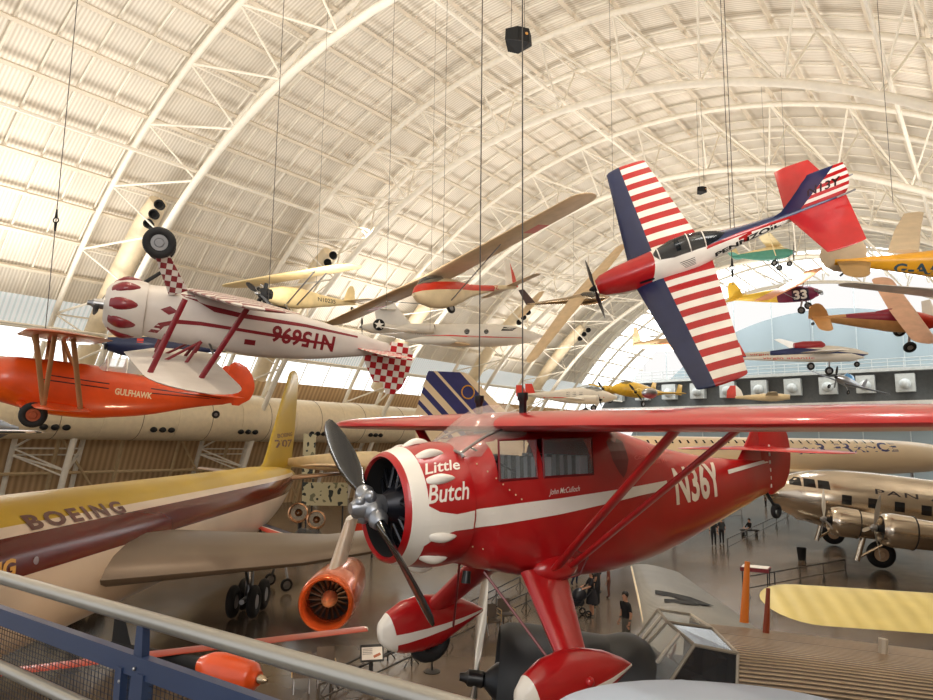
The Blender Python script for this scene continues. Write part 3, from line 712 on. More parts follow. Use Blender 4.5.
for k in range(9):
    a = PI/2+PI/9+2*PI*k/9; e = V((0, math.cos(a), math.sin(a))); tt = V((0, -math.sin(a), math.cos(a))); bm = B(); rings = []
    for f in range(9):
        q = f/8; x = -.13-.55*q; w = .125*math.sin(PI*min(1, q*.9+.1))**.5*(1-.25*q); base = .33+.2*min(1, q*2.2)**.6
        rings.append([V((x, 0, 0))+e*(base-.03+(.07*math.sin(PI*min(1, q*.95+.05))**.6)*max(0, math.sin(b_)))+tt*(w*math.cos(b_)) for b_ in [PI*j/10 for j in range(11)]])
    loft(bm, rings, closed=False, cap=(False, False)); bmesh.ops.recalc_face_normals(bm, faces=bm.faces[:]); c.add('cowl_blister', bm, MAROON, cow)
bm = B(); revolve(bm, [(-.4, .25), (-.2, .2), (-.1, .08)]); c.add('engine', bm, MATTE)
c.prop((0, 0, 0), .9, R(8), w=.07)
CHK = (MAROON, WHITE)
def chk(sx, sy, ax='y', a=0, b=1):
    def f(p):
        return a if (math.floor(p.x/sx)+math.floor((p.y if ax == 'y' else p.z)/sy)) % 2 else b
    return f
pl = [(V((x*.3, 0, 0)), X_) for x in range(-12, -1)]+[(V((0, y*.3, 0)), Y_) for y in range(-12, 13)]
LW = both(span((.0, -1.35, 1.25, -.50, .12), (3.5, -2.05, 1.0, -.42, .08), 6, .5, .45))
c.surf('lower_wing', LW, [MAROON, PALE], planes=pl, fn=chk(.3, .3))
UW = both(span((.0, -.5, 1.6, .80, .12), (3.2, -1.1, 1.35, .92, .08), 6, 1.0, .6))
c.surf('upper_wing', UW, [PALE])
for s in (1, -1):
    c.strut((-1.35, s*2.0, -.36), (-1.0, s*2.05, .86), .09, .04, MAROON, 'interplane_strut'); c.strut((-2.3, s*2.0, -.36), (-1.75, s*2.05, .86), .09, .04, MAROON, 'interplane_strut')
    c.strut((-1.15, s*.4, .35), (-.95, s*.62, .98), .06, .03, MAROON, 'cabane_strut'); c.strut((-1.75, s*.4, .4), (-1.45, s*.62, .98), .06, .03, MAROON, 'cabane_strut'); c.strut((-1.75, s*.4, .4), (-.95, s*.62, .98), .05, .03, MAROON, 'cabane_strut')
    g = c.strut((-1.25, s*.36, -.42), (-.86, s*.72, -1.1), .34, .09, MAROON, 'gear_leg', c1=.22, N=14)
    me = g.data; me.materials.append(PALE); bm = B(); bm.from_mesh(me); cuts(bm, [(V((0, 0, z*.1)), Z_) for z in range(-16, -3)]+[(V((x*.1, 0, 0)), X_) for x in range(-15, -7)]); paint(bm, chk(.1, .1, 'z')); bm.to_mesh(me); bm.free()
    c.wheel((-.84, s*.82, -1.22), .27, .15)
    c.patch([[(-2.9, .30), (-1.95, .33), (-1.6, .47), (-1.3, .5), (-1.3, .2), (-1.6, .26), (-1.9, .22), (-3.2, .12), (-4.9, .06), (-4.9, .09), (-3.2, .2)]] if False else [[(1.15, -.5), (1.45, -.5), (1.62, -.3), (1.9, -.17), (2.4, -.13), (3.6, -.13), (4.7, -.06), (4.7, -.1), (3.6, -.19), (2.4, -.22), (1.75, -.28), (1.35, -.36)],
            [(.85, .36), (1.0, .17), (1.3, .06), (1.7, .04), (2.4, .06), (3.6, .1), (4.2, .12), (4.2, .16), (3.6, .16), (2.4, .12), (1.7, .11), (1.3, .14), (1.1, .22), (1.0, .36)],
            [(1.0, -.08), (1.15, -.16), (1.3, -.08), (1.15, 0)]][0:3] if s > 0 else
            [[(-x, z) for x, z in q] for q in [[(1.15, -.5), (1.45, -.5), (1.62, -.3), (1.9, -.17), (2.4, -.13), (3.6, -.13), (4.7, -.06), (4.7, -.1), (3.6, -.19), (2.4, -.22), (1.75, -.28), (1.35, -.36)], [(.85, .36), (1.0, .17), (1.3, .06), (1.7, .04), (2.4, .06), (3.6, .1), (4.2, .12), (4.2, .16), (3.6, .16), (2.4, .12), (1.7, .11), (1.3, .14), (1.1, .22), (1.0, .36)], [(1.0, -.08), (1.15, -.16), (1.3, -.08), (1.15, 0)]]],
            (0, 3*s, 0), (-s, 0, 0), (0, 0, 1), MAROON, 'side_stripe')
c.text('N15696', (-3.6, -3, .10), (1, 0, -.05), (0.05, 0, 1), 1.25, .33, MAROON, bold=.03)
c.text('N15696', (-3.6, 3, .10), (-1, 0, 0), (0, 0, 1), 1.25, .33, MAROON, bold=.03)
c.patch([[(-.1, -.05), (.1, -.05), (.1, .05), (-.1, .05)], ], (-2.6, -3, .3), (1, 0, 0), (0, 0, 1), MAROON, 'flag_mark')
pl = [(V((x*.13, 0, 0)), X_) for x in range(-52, -36)]; plz = [(V((0, 0, z*.13)), Z_) for z in range(-3, 12)]; ply = [(V((0, y*.13, 0)), Y_) for y in range(-12, 13)]
BR = mat('check_red', (178, 26, 34), .4)
c.surf('fin', [(.0, -4.75, .75, 0, .05), (.5, -5.0, .55, 0, .05), (.8, -5.2, .38, 0, .03)], [BR, WHITE], 'z', planes=pl+plz, fn=chk(.13, .13, 'z'))
c.surf('rudder', [(-.08, -5.45, .35, 0, .04), (.1, -5.42, .55, 0, .05), (.5, -5.4, .55, 0, .05), (.85, -5.42, .42, 0, .04), (1.02, -5.5, .2, 0, .02)], [BR, WHITE], 'z', planes=pl+plz, fn=chk(.13, .13, 'z'))
c.surf('stabilizer', both(span((0, -4.7, .95, .15, .05), (1.25, -4.95, .75, .15, .04), 3, .35)), [BR, WHITE], planes=pl+ply, fn=chk(.13, .13))
bm = B(); tube(bm, [(-1.9, -.3, .42), (-2.0, -.22, .62), (-2.05, 0, .68), (-2.0, .22, .62), (-1.9, .3, .42)], .02, N=6); c.add('windshield_frame', bm, STEEL)
c.strut((-.62, .3, -.45), (-.9, .45, -.72), .07, .07, BLACK, 'exhaust_stub')
# ================================================================== orange biplane
c = Craft('biplane', 'bright orange biplane with black side lines at the left edge', GULF_L, GULF_R)
gulf = c
st = [(-.1, .45, -.45, .45, 2), (-.5, .56, -.56, .54, 2), (-1.0, .58, -.68, .52, 2.2), (-1.6, .58, -.78, .46, 2.4), (-2.4, .56, -.80, .42, 2.4), (-2.9, .50, -.74, .38, 2.3), (-3.8, .38, -.60, .30, 2.2), (-4.8, .30, -.34, .18, 2.1), (-5.7, .22, -.16, .07, 2), (-6.0, .2, -.08, .03, 2)]
c.fus(st, [ORANGE], N=36, sub=5)
c.prop((.1, 0, 0), 1.3, R(60))
UW = both(span((.0, -.6, 1.75, 1.12, .15), (4.5, -.85, 1.6, 1.15, .12), 6, 1.1, .42, 8)); c.surf('upper_wing', UW, [BURNT])
LW = both(span((.0, -1.1, 1.2, -.55, .12), (3.7, -1.2, 1.05, -.42, .1), 6, .8, .42, 7)); c.surf('lower_wing', LW, [ORANGE])
STRM = mat('strut_bronze', (172, 126, 84), .35, metal=.5)
for s in (1, -1):
    c.strut((-1.0, s*2.9, 1.1), (-1.35, s*2.7, -.42), .11, .04, STRM, 'interplane_strut'); c.strut((-1.35, s*2.9, 1.1), (-1.35, s*2.7, -.42), .10, .04, STRM, 'interplane_strut'); c.strut((-1.7, s*2.9, 1.1), (-2.05, s*2.7, -.42), .11, .04, STRM, 'interplane_strut')
    c.strut((-1.2, s*.38, .5), (-.95, s*.6, 1.1), .07, .03, STRM, 'cabane_strut'); c.strut((-1.9, s*.38, .5), (-1.6, s*.6, 1.1), .07, .03, STRM, 'cabane_strut')
    c.strut((-.9, s*.4, -.5), (-1.2, s*.95, -.72), .2, .06, ORANGE, 'gear_leg')
    c.wheel((-1.2, s*1.05, -.74), .30, .17, hubm=BURNT)
    L1 = [[(1.35, .2), (2.75, .12), (2.75, .145), (1.35, .225)], [(1.3, .08), (2.75, 0), (2.75, .025), (1.3, .105)], [(3.75, .1), (5.6, .0), (5.6, .02), (3.75, .125)], [(3.75, -.02), (5.3, -.03), (5.3, -.015), (3.75, .005)]]
    for q in L1: c.patch([[(x*s, z) for x, z in q]], (0, 3*s, 0), (-s, 0, 0), (0, 0, 1), BLACK, 'side_line')
c.text('GULFHAWK', (-3.35, 3, -.06), (-1, 0, -.05), (0, 0, 1), .9, .17, CREAM, bold=.03)
bm = B(); rings = []
for x, zt, hw in ((-2.45, .5, .2), (-2.65, .80, .28), (-3.1, .84, .28), (-3.5, .62, .2), (-3.75, .45, .06)): rings.append([V((x, hw*math.cos(a), .45+(zt-.45)*math.sin(a))) for a in [PI*j/10 for j in range(11)]])
loft(bm, rings, closed=False, cap=(False, False)); can = c.add('canopy', bm, mat('canopy_clear', (220, 226, 224), .08, var=0, alpha=.4))
bm = B(); 
for r_ in rings[1:4]: tube(bm, [p*1.003 for p in r_], .02, N=6)
c.add('canopy_frame', bm, WHITE, can)
c.surf('rudder', [(-.15, -5.95, .2, 0, .05), (.05, -5.85, .58, 0, .06), (.4, -5.75, .78, 0, .06), (.75, -5.7, .72, 0, .05), (.98, -5.75, .48, 0, .04), (1.08, -5.85, .15, 0, .02)], [ORANGE], 'z')
c.surf('fin', [(.15, -5.05, .8, 0, .06), (.5, -5.35, .45, 0, .05), (.8, -5.5, .28, 0, .04), (.95, -5.62, .15, 0, .02)], [ORANGE], 'z')
c.surf('stabilizer', both(span((0, -5.0, 1.0, .12, .07), (1.5, -5.2, .8, .12, .05), 3, .45)), [ORANGE])
c.wheel((-5.55, 0, -.45), .11, .07, name='tail_wheel')
# ================================================================== big yellow and brown jet airliner
JY = mat('airliner_yellow', (188, 156, 44), .4, spec=.2, coat=.03, var=.05, vscale=.5); JB = mat('airliner_brown', (92, 24, 10), .15, spec=.22, coat=.04, var=.08, vscale=.5); JW = mat('airliner_white', (214, 196, 176), .4, coat=.2, var=.06, vscale=.5)
JG = mat('airliner_wing', (118, 104, 90), .42, metal=.35, var=.1, vscale=.4)
c = Craft('jet_airliner', 'long yellow, white and brown jet airliner standing on the floor at the left', (-11.03, 8.0, 3.3), (0, 0, R(-88.85)), 'airplane')
jet = c; r = 1.85
st = [(0, -.2, -.5, .15, 2), (-.6, .35, -1.0, .75, 2), (-1.8, 1.0, -1.45, 1.25, 2), (-3.5, 1.7, -1.75, 1.65, 2), (-5.5, r, -r, r-.08, 2), (-12, r, -r, r-.08, 2), (-20, r, -r, r-.08, 2), (-26, r, -r, r-.1, 2), (-30, r, -1.3, 1.6, 2), (-34, 1.75, -.4, 1.15, 2), (-37.5, 1.5, .45, .6, 2), (-39.2, 1.25, .8, .2, 2)]
pl = [(V((0, 0, z)), Z_) for z in (1.32, 1.12, .31)]+[(V((-36.6, 0, 0)), X_), (V((-33.5, 0, 1)), V((.12, 0, 1)).normalized())]
def f_(p):
    if p.x < -36.6: return 0
    return 0 if p.z > 1.32 else 1 if p.z > 1.12 else 2 if p.z > .31 else 1
c.fus(st, [JY, JW, JB], pl, f_, N=56, sub=5)
GOLD = mat('gold_letters', (222, 160, 40), .4); BRL = mat('brown_letters', (84, 30, 14), .4)
lay(c, 'BOEING', (33, 522), (127, 506), .46, BRL, bold=.04, space=1.35, step=.07, off=.02)
lay(c, 'BOEING', (-62, 589), (20, 565), .36, GOLD, bold=.04, shear=.3, step=.07, off=.02)
FS = span((1.0, -31.0, 8.0, 0, .5), (8.1, -37.4, 2.6, 0, .16), 5, .5, .5, 4)
c.surf('fin', [(1.0, -29.0, 9.8, 0, .3)]+[(2.0, -31.9, 7.0, 0, .45)]+FS[2:], [JY], 'z', camber=0)
fb = surf(FS, 'z'); fbv = BVHTree.FromBMesh(fb); fb.free()
lay(c, 'BOEING', (279, 436), (293, 434), .26, BRL, bvh=fbv, bold=.02, step=1)
lay(c, '707', (277, 444), (293, 443), .5, BRL, bvh=fbv, bold=.03, step=1)
for s in (1, -1):
    c.surf('wing', [(s*a, b, d, e, f) for a, b, d, e, f in ((1.0, -10.2, 9.0, -.45, 1.4), (1.9, -10.5, 8.6, -.42, 1.3), (6.5, -12.9, 6.2, -.35, .72), (12.5, -17.2, 4.6, .1, .5), (19.2, -22.0, 3.0, .75, .3), (19.8, -22.8, 2.0, .8, .15))], [JG])
    c.surf('stabilizer', [(s*a, b, d, e, f) for a, b, d, e, f in ((.4, -34.6, 3.6, .9, .35), (6.2, -38.6, 1.7, 1.4, .16))], [mat('tail_copper', (150, 118, 92), .3, metal=.6)])
    for (ex, ey, ez) in (((-7.9, 8.05, -.42), (-14.0, 13.2, .1))):
        bm = B(); revolve(bm, [(-.7, .49), (-.05, .52), (0, .56), (-.02, .6), (-.15, .645), (-1.2, .66), (-2.6, .6), (-3.9, .42), (-4.1, .36), (-3.5, .3)], (ex, s*ey, ez), N=36, cap=(False, False))
        nac = c.add('engine_pod', bm, mat('nacelle_copper', (206, 92, 40), .2, metal=.55, coat=.4), angle=60)
        bm = B(); revolve(bm, [(-.75, .5), (-.7, .5)], (ex, s*ey, ez), N=30); revolve(bm, [(-.7, .2), (-.45, .17), (-.28, .1), (-.2, .01)], (ex, s*ey, ez), N=20); paint(bm, lambda p, ex=ex: 1 if p.x > ex-.69 else 0)
        fan = c.add('intake', bm, [MATTE, mat('fan_hub', (200, 150, 110), .35, metal=.5)], nac)
        bm = B()
        for k in range(18):
            a = 2*PI*k/18; e = V((0, math.cos(a), math.sin(a))); strut(bm, V((ex-.62, s*ey, ez))+e*.17, V((ex-.62, s*ey, ez))+e*.48, .09, .01, cdir=V((.6, -e.z, e.y)))
        c.add('fan_blades', bm, mat('fan_blade', (60, 42, 26), .4, metal=.6), fan)
        bm = B(); rings = []
        for q in range(7):
            f = q/6; z = ez+.5+f*1.05; x0 = ex-.25-f*2.6; x1 = ex-2.6-f*2.6; w = .16*(1-.3*f)
            rings.append([V((x0+(x1-x0)*(.5-.5*math.cos(a)), s*ey+w*math.sin(a), z)) for a in [2*PI*j/14 for j in range(14)]])
        loft(bm, rings); bmesh.ops.recalc_face_normals(bm, faces=bm.faces[:]); c.add('pylon', bm, mat('pylon_silver', (190, 172, 156), .3, metal=.4), nac)
    g = B(); tube(g, [(-19, s*3.2, -.9), (-19, s*3.2, -2.6)], .16, N=12); tube(g, [(-18.1, s*3.2, -2.65), (-19.9, s*3.2, -2.65)], .1, N=8); tube(g, [(-18, s*3.2, -.9), (-19, s*3.2, -2.3)], .07, N=8)
    leg = c.add('gear_leg', g, STEEL)
    for x in (-18.35, -19.65):
        for dy in (-.38, .38):
            bm = B(); torus(bm, (x, s*3.2+dy, -2.68), (0, 1, 0), .4, .2, sq=.8, N=24); w_ = c.add('wheel', bm, RUBBER, leg)
            bm = B(); revolve(bm, [(-.12, .01), (-.12, .25), (.12, .25), (.12, .01)], (x, s*3.2+dy, -2.68), (0, 1, 0), N=18); obj('hub', bm, STEEL, leg)
    bm = B(); box(bm, (-13.5, s*2.1, -2.0), (1.0, .06, .9)); box(bm, (-14.4, s*2.5, -2.0), (.6, .06, .8)); c.add('gear_door', bm, mat('gear_door', (70, 58, 50), .5), smooth=False) if False else bm.free()
bm = B(); tube(bm, [(-4.8, 0, -1.6), (-4.8, 0, -2.8)], .12, N=10); leg = c.add('nose_gear_leg', bm, STEEL)
for dy in (-.25, .25):
    bm = B(); torus(bm, (-4.8, dy, -2.85), (0, 1, 0), .3, .15, sq=.8); c.add('wheel', bm, RUBBER, leg)
x_, y_, z_ = hit(c, 36, 561, c.bvh)[0]; bm = B(); sphere(bm, (x_, y_, z_), .1, s=(1, .3, 1)); c.add('navigation_light', bm, mat('light_lens', (150, 140, 150), .2))
# ================================================================== corrugated tri-motor
CORR = stripes('corrugated_skin', (120, 104, 88), (196, 170, 140), 2*PI/.055, 'yz', rough=.42, metal=.25, bump=.9)
CWING = stripes('corrugated_wing', (112, 110, 104), (140, 136, 128), 2*PI/.11, 'y', rough=.5, metal=.15, bump=.4)
JUB = mat('nose_black', (24, 27, 30), .55, var=.15)
c = Craft('trimotor_airplane', 'corrugated grey tri-motor airliner with black nose and glazed cockpit at the bottom right', (.36, 8.0, 3.90), mrot((-1, .03, .10), (0, 0, 1)))
ju = c
st = [(-1.1, .60, -.62, .60, 2.0), (-1.5, .66, -.75, .68, 2.2), (-1.95, .42, -.95, .78, 2.6), (-2.25, .30, -1.05, .80, 3), (-2.5, .26, -1.1, .82, 4)]
c.fus(st, [JUB], N=40, sub=5, keep=False, name='nose_section')
st = [(-2.36, .80, -1.1, .83, 4.5), (-3.0, .80, -1.1, .84, 5), (-3.9, .80, -1.1, .84, 5), (-6, .78, -1.15, .84, 5), (-10, .62, -1.0, .78, 5), (-14, .5, -.5, .5, 4), (-17.5, .4, .0, .12, 3)]
c.fus(st, [CORR, JUB], N=56, sub=4, planes=[(V((-3.35, 0, 0)), X_)], fn=lambda p: 0)
fb = c.bvh
# glazed cockpit standing proud of the nose
FR = mat('cockpit_frame', (176, 164, 146), .45, metal=.2)
P = {}
yn, zf = .78, .80
P['fa'] = V((-1.62, -yn, .32)); P['fb'] = V((-1.62, yn, .32)); P['ra'] = V((-1.92, -yn*.95, zf+.02)); P['rb'] = V((-1.92, yn*.95, zf+.02)); P['fm'] = V((-1.40, 0, .28)); P['rm'] = V((-1.84, 0, zf+.05))
P['ba'] = V((-2.34, -yn, .80)); P['bb'] = V((-2.34, yn, .80)); P['la'] = V((-2.34, -yn-.04, .22)); P['lb'] = V((-2.34, yn+.04, .22)); P['bm'] = V((-2.34, 0, .84))
panes = [('fa', 'fm', 'rm', 'ra'), ('fm', 'fb', 'rb', 'rm'), ('ra', 'rm', 'bm', 'ba'), ('rm', 'rb', 'bb', 'bm'), ('fa', 'ra', 'ba', 'la'), ('fb', 'rb', 'bb', 'lb')]
cockpit = None
for q in panes:
    bm = B(); bm.faces.new([bm.verts.new(P[k]) for k in q]); o = c.add('cockpit_pane', bm, mat('cockpit_glazing', (190, 196, 196), .1, var=0, alpha=.30) if q[3] not in ('bm', 'lb') else mat('cockpit_dark_glazing', (40, 42, 46), .1, var=0, alpha=.8), smooth=False)
bm = B()
for q in panes:
    pts = [P[k] for k in q]
    for a, b in zip(pts, pts[1:]+pts[:1]): tube(bm, [a, b], .018, N=6)
for s in (-1, 1):
    a, b = (P['fa'], P['fm']) if s < 0 else (P['fm'], P['fb']); a2, b2 = (P['ra'], P['rm']) if s < 0 else (P['rm'], P['rb']); tube(bm, [(a+b)/2, (a2+b2)/2], .022, N=6)
    pass
c.add('cockpit_frame', bm, FR)
bm = B(); box(bm, (-2.1, 0, .24), (.7, 1.3, .06)); c.add('cockpit_floor', bm, MATTE)
for s in (-1, 1):
    bm = B(); box(bm, (-2.26, s*.38, .48), (.1, .4, .4)); box(bm, (-2.2, s*.38, .32), (.3, .4, .1)); c.add('cockpit_seat', bm, mat('seat_leather', (60, 50, 44), .7))
bm = B(); box(bm, (-1.85, 0, .3), (.12, 1.3, .16)); tube(bm, [V((-2.1, -.36, .2)), V((-2.0, -.36, .42))], .02); torus(bm, (-2.0, -.36, .46), (1, 0, .4), .1, .015); c.add('instrument_panel', bm, mat('panel_brown', (112, 72, 54), .6))
bm = B(); box(bm, (-2.33, 0, .50), (.02, 1.5, .55)); c.add('bulkhead', bm, mat('bulkhead_dark', (52, 48, 46), .8))
# nose engine and far wing engine
def radial(o, rr, ln, pr, pa, par=None):
    o = V(o); bm = B(); revolve(bm, [(-.3, rr*.82), (-.02, rr*.86), (0, rr*.9), (-.08, rr*.97), (-.3, rr), (-ln, rr*.96), (-ln, rr*.7)], o, N=36, cap=(False, False)); t = c.add('engine_cowling', bm, JUB, angle=60)
    bm = B(); revolve(bm, [(-.35, rr*.8), (-.3, rr*.8)], o, N=24); revolve(bm, [(-.3, rr*.4), (0, rr*.3), (.12, .08)], o, N=20); c.add('engine', bm, mat('engine_iron', (44, 46, 50), .4, metal=.6), t)
    for k in range(9):
        a = 2*PI*k/9; e = V((0, math.cos(a), math.sin(a))); bm = B(); tube(bm, [o+V((-.15, 0, 0))+e*rr*.3, o+V((-.15, 0, 0))+e*rr*.8], rr*.12, N=10); c.add('engine_cylinder', bm, mat('cylinder_metal', (40, 42, 48), .35, metal=.6), t)
    c.prop(o+V((.22, 0, 0)), pr, pa, mats=[mat('prop_silver', (176, 170, 160), .3, metal=.7), BLACK], w=.12)
radial((0, 0, 0), .64, 1.25, 1.45, R(60))
for s in (-1, 1): radial((-1.95, s*4.9, -1.12), .5, 1.0, 1.3, R(10))
for s in (-1, 1):
    bm = B(); sphere(bm, (-2.7, s*4.9, -1.15), .34, s=(1.4, 1, .8)); c.add('nacelle', bm, JUB)
    ws = [(s*a, b, d, e, f) for a, b, d, e, f in ((.6, -2.4, 4.3, -1.15, .65), (4.9, -2.9, 3.3, -.95, .5), (9.0, -3.6, 2.3, -.68, .32), (12.4, -4.15, 1.35, -.42, .16), (12.6, -4.3, 1.0, -.40, .06))]
    o = c.surf('wing', ws, [CWING], camber=.5); bb = surf(ws); wb = BVHTree.FromBMesh(bb); bb.free()
    bm = B(); tube(bm, [V((-2.35, s*.8, -1.15)), V((-4.15, s*12.4, -.42))], .03, N=6); c.add('leading_edge_strip', bm, mat('edge_cream', (226, 208, 176), .5), o)
    if s < 0:
        hits = []
        for poly in ([(655, 592), (668, 594), (690, 599), (714, 608), (702, 607), (684, 602), (655, 596)], [(664, 601), (690, 602), (700, 608), (684, 606), (664, 604)]):
            pp = [hit(c, a, b, wb) for a, b in poly]
            if all(h[0] is not None for h in pp):
                bm = B(); bm.faces.new([bm.verts.new(h[0]+V((0, 0, .05))) for h in pp]); c.add('registration_mark', bm, MATTE, o, smooth=False)
c.surf('fin', [(.3, -14.6, 3.0, 0, .12), (2.6, -16.4, 1.2, 0, .06)], [CORR], 'z')
c.surf('stabilizer', both(span((0, -15.2, 2.2, .3, .15), (4.6, -15.8, 1.5, .3, .08), 3, .3)), [CWING])
for s in (-1, 1):
    c.strut((-2.9, s*1.9, -1.1), (-2.7, s*1.9, -3.0), .2, .12, JUB, 'gear_leg'); c.wheel((-2.65, s*1.9, -3.12), .52, .3)
c.wheel((-16.4, 0, -1.75), .2, .12, name='tail_wheel'); c.strut((-16.2, 0, .0), (-16.4, 0, -1.65), .12, .08, STEEL, 'tail_strut')
for (a, b, w, m) in (((733, 612), (736, 553), .055, mat('mast_orange', (216, 118, 36), .45)), ((766, 627), (767, 586), .04, mat('mast_red_brown', (136, 56, 26), .45))):
    h = hit(c, a[0], a[1]+6, c.bvh)[0] if a[0] > 750 else V((-2.95, -.70, .80))
    if h is None: h = V((-3.0, -.7, .7))
    ln = (a[1]-b[1])*(CAMZ and 8.3)/FPX; bm = B(); rings = []
    for f in (0, .1, .5, 1): rings.append([h+V((w*(1-.42*f)*math.cos(q), w*.45*math.sin(q), f*ln)) for q in [2*PI*j/12 for j in range(12)]])
    loft(bm, rings); bmesh.ops.recalc_face_normals(bm, faces=bm.faces[:]); c.add('antenna_mast', bm, m)
bm = B(); tube(bm, [V((-4.2, .0, .72)), V((-4.2, 0, .95))], .05); c.add('mast_base', bm, FR)
# ================================================================== silver four-engine airliner
MIRR = mat('mirror_aluminium', (196, 184, 168), .2, metal=1, var=.12, vscale=.6)
c = Craft('propeller_airliner', 'polished bare metal four-engine propeller airliner standing at the right', (17.5, 40.7, 4.05), mrot((-.965, .23, .115), (0, 0, 1)))
b3 = c
st = [(0, .1, -.3, .15, 2), (-.7, .75, -.85, .8, 2), (-1.8, 1.3, -1.3, 1.25, 2), (-3.5, 1.65, -1.65, 1.6, 2), (-6, 1.78, -1.78, 1.75, 2), (-11, 1.75, -1.75, 1.72, 2), (-15, 1.5, -1.2, 1.3, 2), (-19, 1.1, -.3, .7, 2), (-22, .8, .3, .15, 2)]
c.fus(st, [MIRR], N=48, sub=5)
WN = mat('window_dark', (18, 20, 26), .1)
for k in range(8):
    for sd in (1, -1): c.patch([[(-.24, -.26), (.24, -.26), (.24, .26), (-.24, .26)]], (-4.0-1.28*k, 4*sd, .12), (-sd, 0, 0), (0, 0, 1), WN, 'cabin_window', step=.5, off=.02)
for sd in (1, -1): 
    for k in range(3): c.patch([[(-.3, -.2), (.3, -.2), (.25, .25), (-.3, .25)]], (-1.5-.7*k, 4*sd, .75), (-sd, 0, 0), (0, 0, 1), WN, 'cockpit_window', step=.5, off=.02)
c.text('PAN AMERICAN', (-9.6, 4, .78), (-1, 0, 0), (0, 0, 1), 8.4, .26, mat('dark_letters', (40, 34, 40), .4), bold=.01, space=1.25, step=.3)
for s in (1, -1):
    c.surf('wing', [(s*a, b, d, e, f) for a, b, d, e, f in ((1.2, -4.8, 5.6, -1.1, .9), (5.5, -5.3, 4.4, -.9, .7), (10.5, -6.1, 3.2, -.55, .45), (16, -7.2, 1.6, -.2, .2), (16.3, -7.6, .9, -.2, .1))], [MIRR])
    for ex, ey, ez in ((-2.6, 3.9, -.95), (-3.6, 8.2, -.75)):
        bm = B(); revolve(bm, [(-.3, .55), (0, .6), (-.1, .7), (-.4, .76), (-1.3, .74), (-1.32, .68), (-3.2, .6), (-5.2, .15)], (ex, s*ey, ez), N=32, cap=(False, True)); t = c.add('engine_cowling', bm, MIRR, angle=60)
        bm = B(); revolve(bm, [(-.35, .6), (-.25, .58), (-.2, .2), (.15, .12)], (ex, s*ey, ez), N=24); c.add('engine', bm, MATTE, t)
        bm = B(); torus(bm, (ex-1.31, s*ey, ez), (1, 0, 0), .74, .03); c.add('cowl_flap_ring', bm, MATTE, t)
        c.prop((ex+.25, s*ey, ez), 1.65, R(70 if ey < 5 else 110), mats=[mat('prop_silver', (176, 170, 160), .3, metal=.7), STEEL], n=3, w=.14, hub=.16)
    bm = B(); tube(bm, [V((-4.3, s*3.9, -1.2)), V((-4.0, s*3.9, -2.8))], .14, N=10); tube(bm, [V((-5.8, s*3.9, -1.3)), V((-4.1, s*3.9, -2.6))], .07, N=8); c.add('gear_leg', bm, MIRR)
    c.wheel(local(c, V(fl(*((882, 569) if s > 0 else (834, 545)))) + V((0, 0, .78))), .74, .42, hubm=mat('wheel_disc', (200, 170, 140), .4), ax=(0, 1, 0))
c.surf('fin', [(.8, -17.5, 4.4, 0, .3), (2.5, -18.8, 3.0, 0, .25), (4.6, -20.4, 1.6, 0, .12)], [MIRR], 'z')
c.surf('stabilizer', both(span((0, -18.2, 3.2, .7, .3), (6, -19.4, 1.6, .9, .12), 3, .5)), [MIRR])
# ================================================================== white supersonic airliner far behind
CW = mat('jet_white', (236, 214, 180), .4, coat=.2, var=.04, vscale=.3)
d0 = at(410, 452, 50.5); fw = V((.945, .327, 0)).normalized()
c = Craft('supersonic_airliner', 'long slim white supersonic jet airliner with blue-striped tail, across the back', (d0.x, d0.y, 5.75), mrot(fw, (0, 0, 1)))
st = [(0, .3, -.1, .1, 2), (4, .9, -.7, .7, 2), (10, 1.35, -1.3, 1.2, 2), (16, 1.6, -1.6, 1.42, 2), (30, 1.65, -1.65, 1.44, 2), (44, 1.65, -1.65, 1.44, 2), (50, 1.5, -1.5, 1.3, 2), (55, 1.0, -1.2, .9, 2), (60, .1, -.9, .2, 2), (61, -.3, -.6, .05, 2)]
c.fus(st, [CW], N=36, sub=4)
BL = mat('airline_blue', (38, 40, 110), .4)
lay(c, 'AIR FRANCE', (800, 448.5), (898, 446.5), 1.0, BL, bold=.03, space=1.1, step=2)
for px in range(640, 880, 8):
    h = hit(c, px, 441.5+.002*(px-640), c.bvh)
    if h[0] is not None:
        c.patch([[(-.09, -.13), (.09, -.13), (.09, .13), (-.09, .13)]], (h[0].x, -4, h[0].z), (1, 0, 0), (0, 0, 1), WN, 'cabin_window', step=5, off=.02)
c.surf('fin', [(.6, 12.5, 12.0, 0, .35), (2.6, 8.4, 8.2, 0, .3), (6.0, 4.6, 3.4, 0, .15), (6.2, 4.1, 2.8, 0, .1)], [CW, BL, mat('airline_red', (200, 50, 40), .4)], 'z',
       planes=[(V((k, 0, 2.6)), V((1, 0, .98)).normalized()) for k in (1.6, 2.0, 2.7, 3.3, 4.0, 4.3, 5.2, 5.5, 7.3)]+[(V((0, 0, 2.5)), V((.6, 0, 1)).normalized())],
       fn=lambda p: (lambda w: 1 if 1.6 < w < 2.0 or 2.7 < w < 3.3 or 4.0 < w < 5.0+.2 or 5.5 < w < 7.3 else 0)(p.x+.98*(p.z-2.6)))
bm = B(); torus(bm, (6.3-1.9, -.16, 4.7), (0, 1, 0), .5, .05, N=20, M=4); c.add('star_ring', bm, GOLD)
for s in (1, -1): c.surf('wing', [(s*a, b, d, e, f) for a, b, d, e, f in ((1.0, 38, 30, -1.3, .5), (4, 24, 17.5, -1.2, .4), (9, 16, 10, -1.1, .25), (12.8, 8.5, 2.5, -1.0, .1))], [CW])
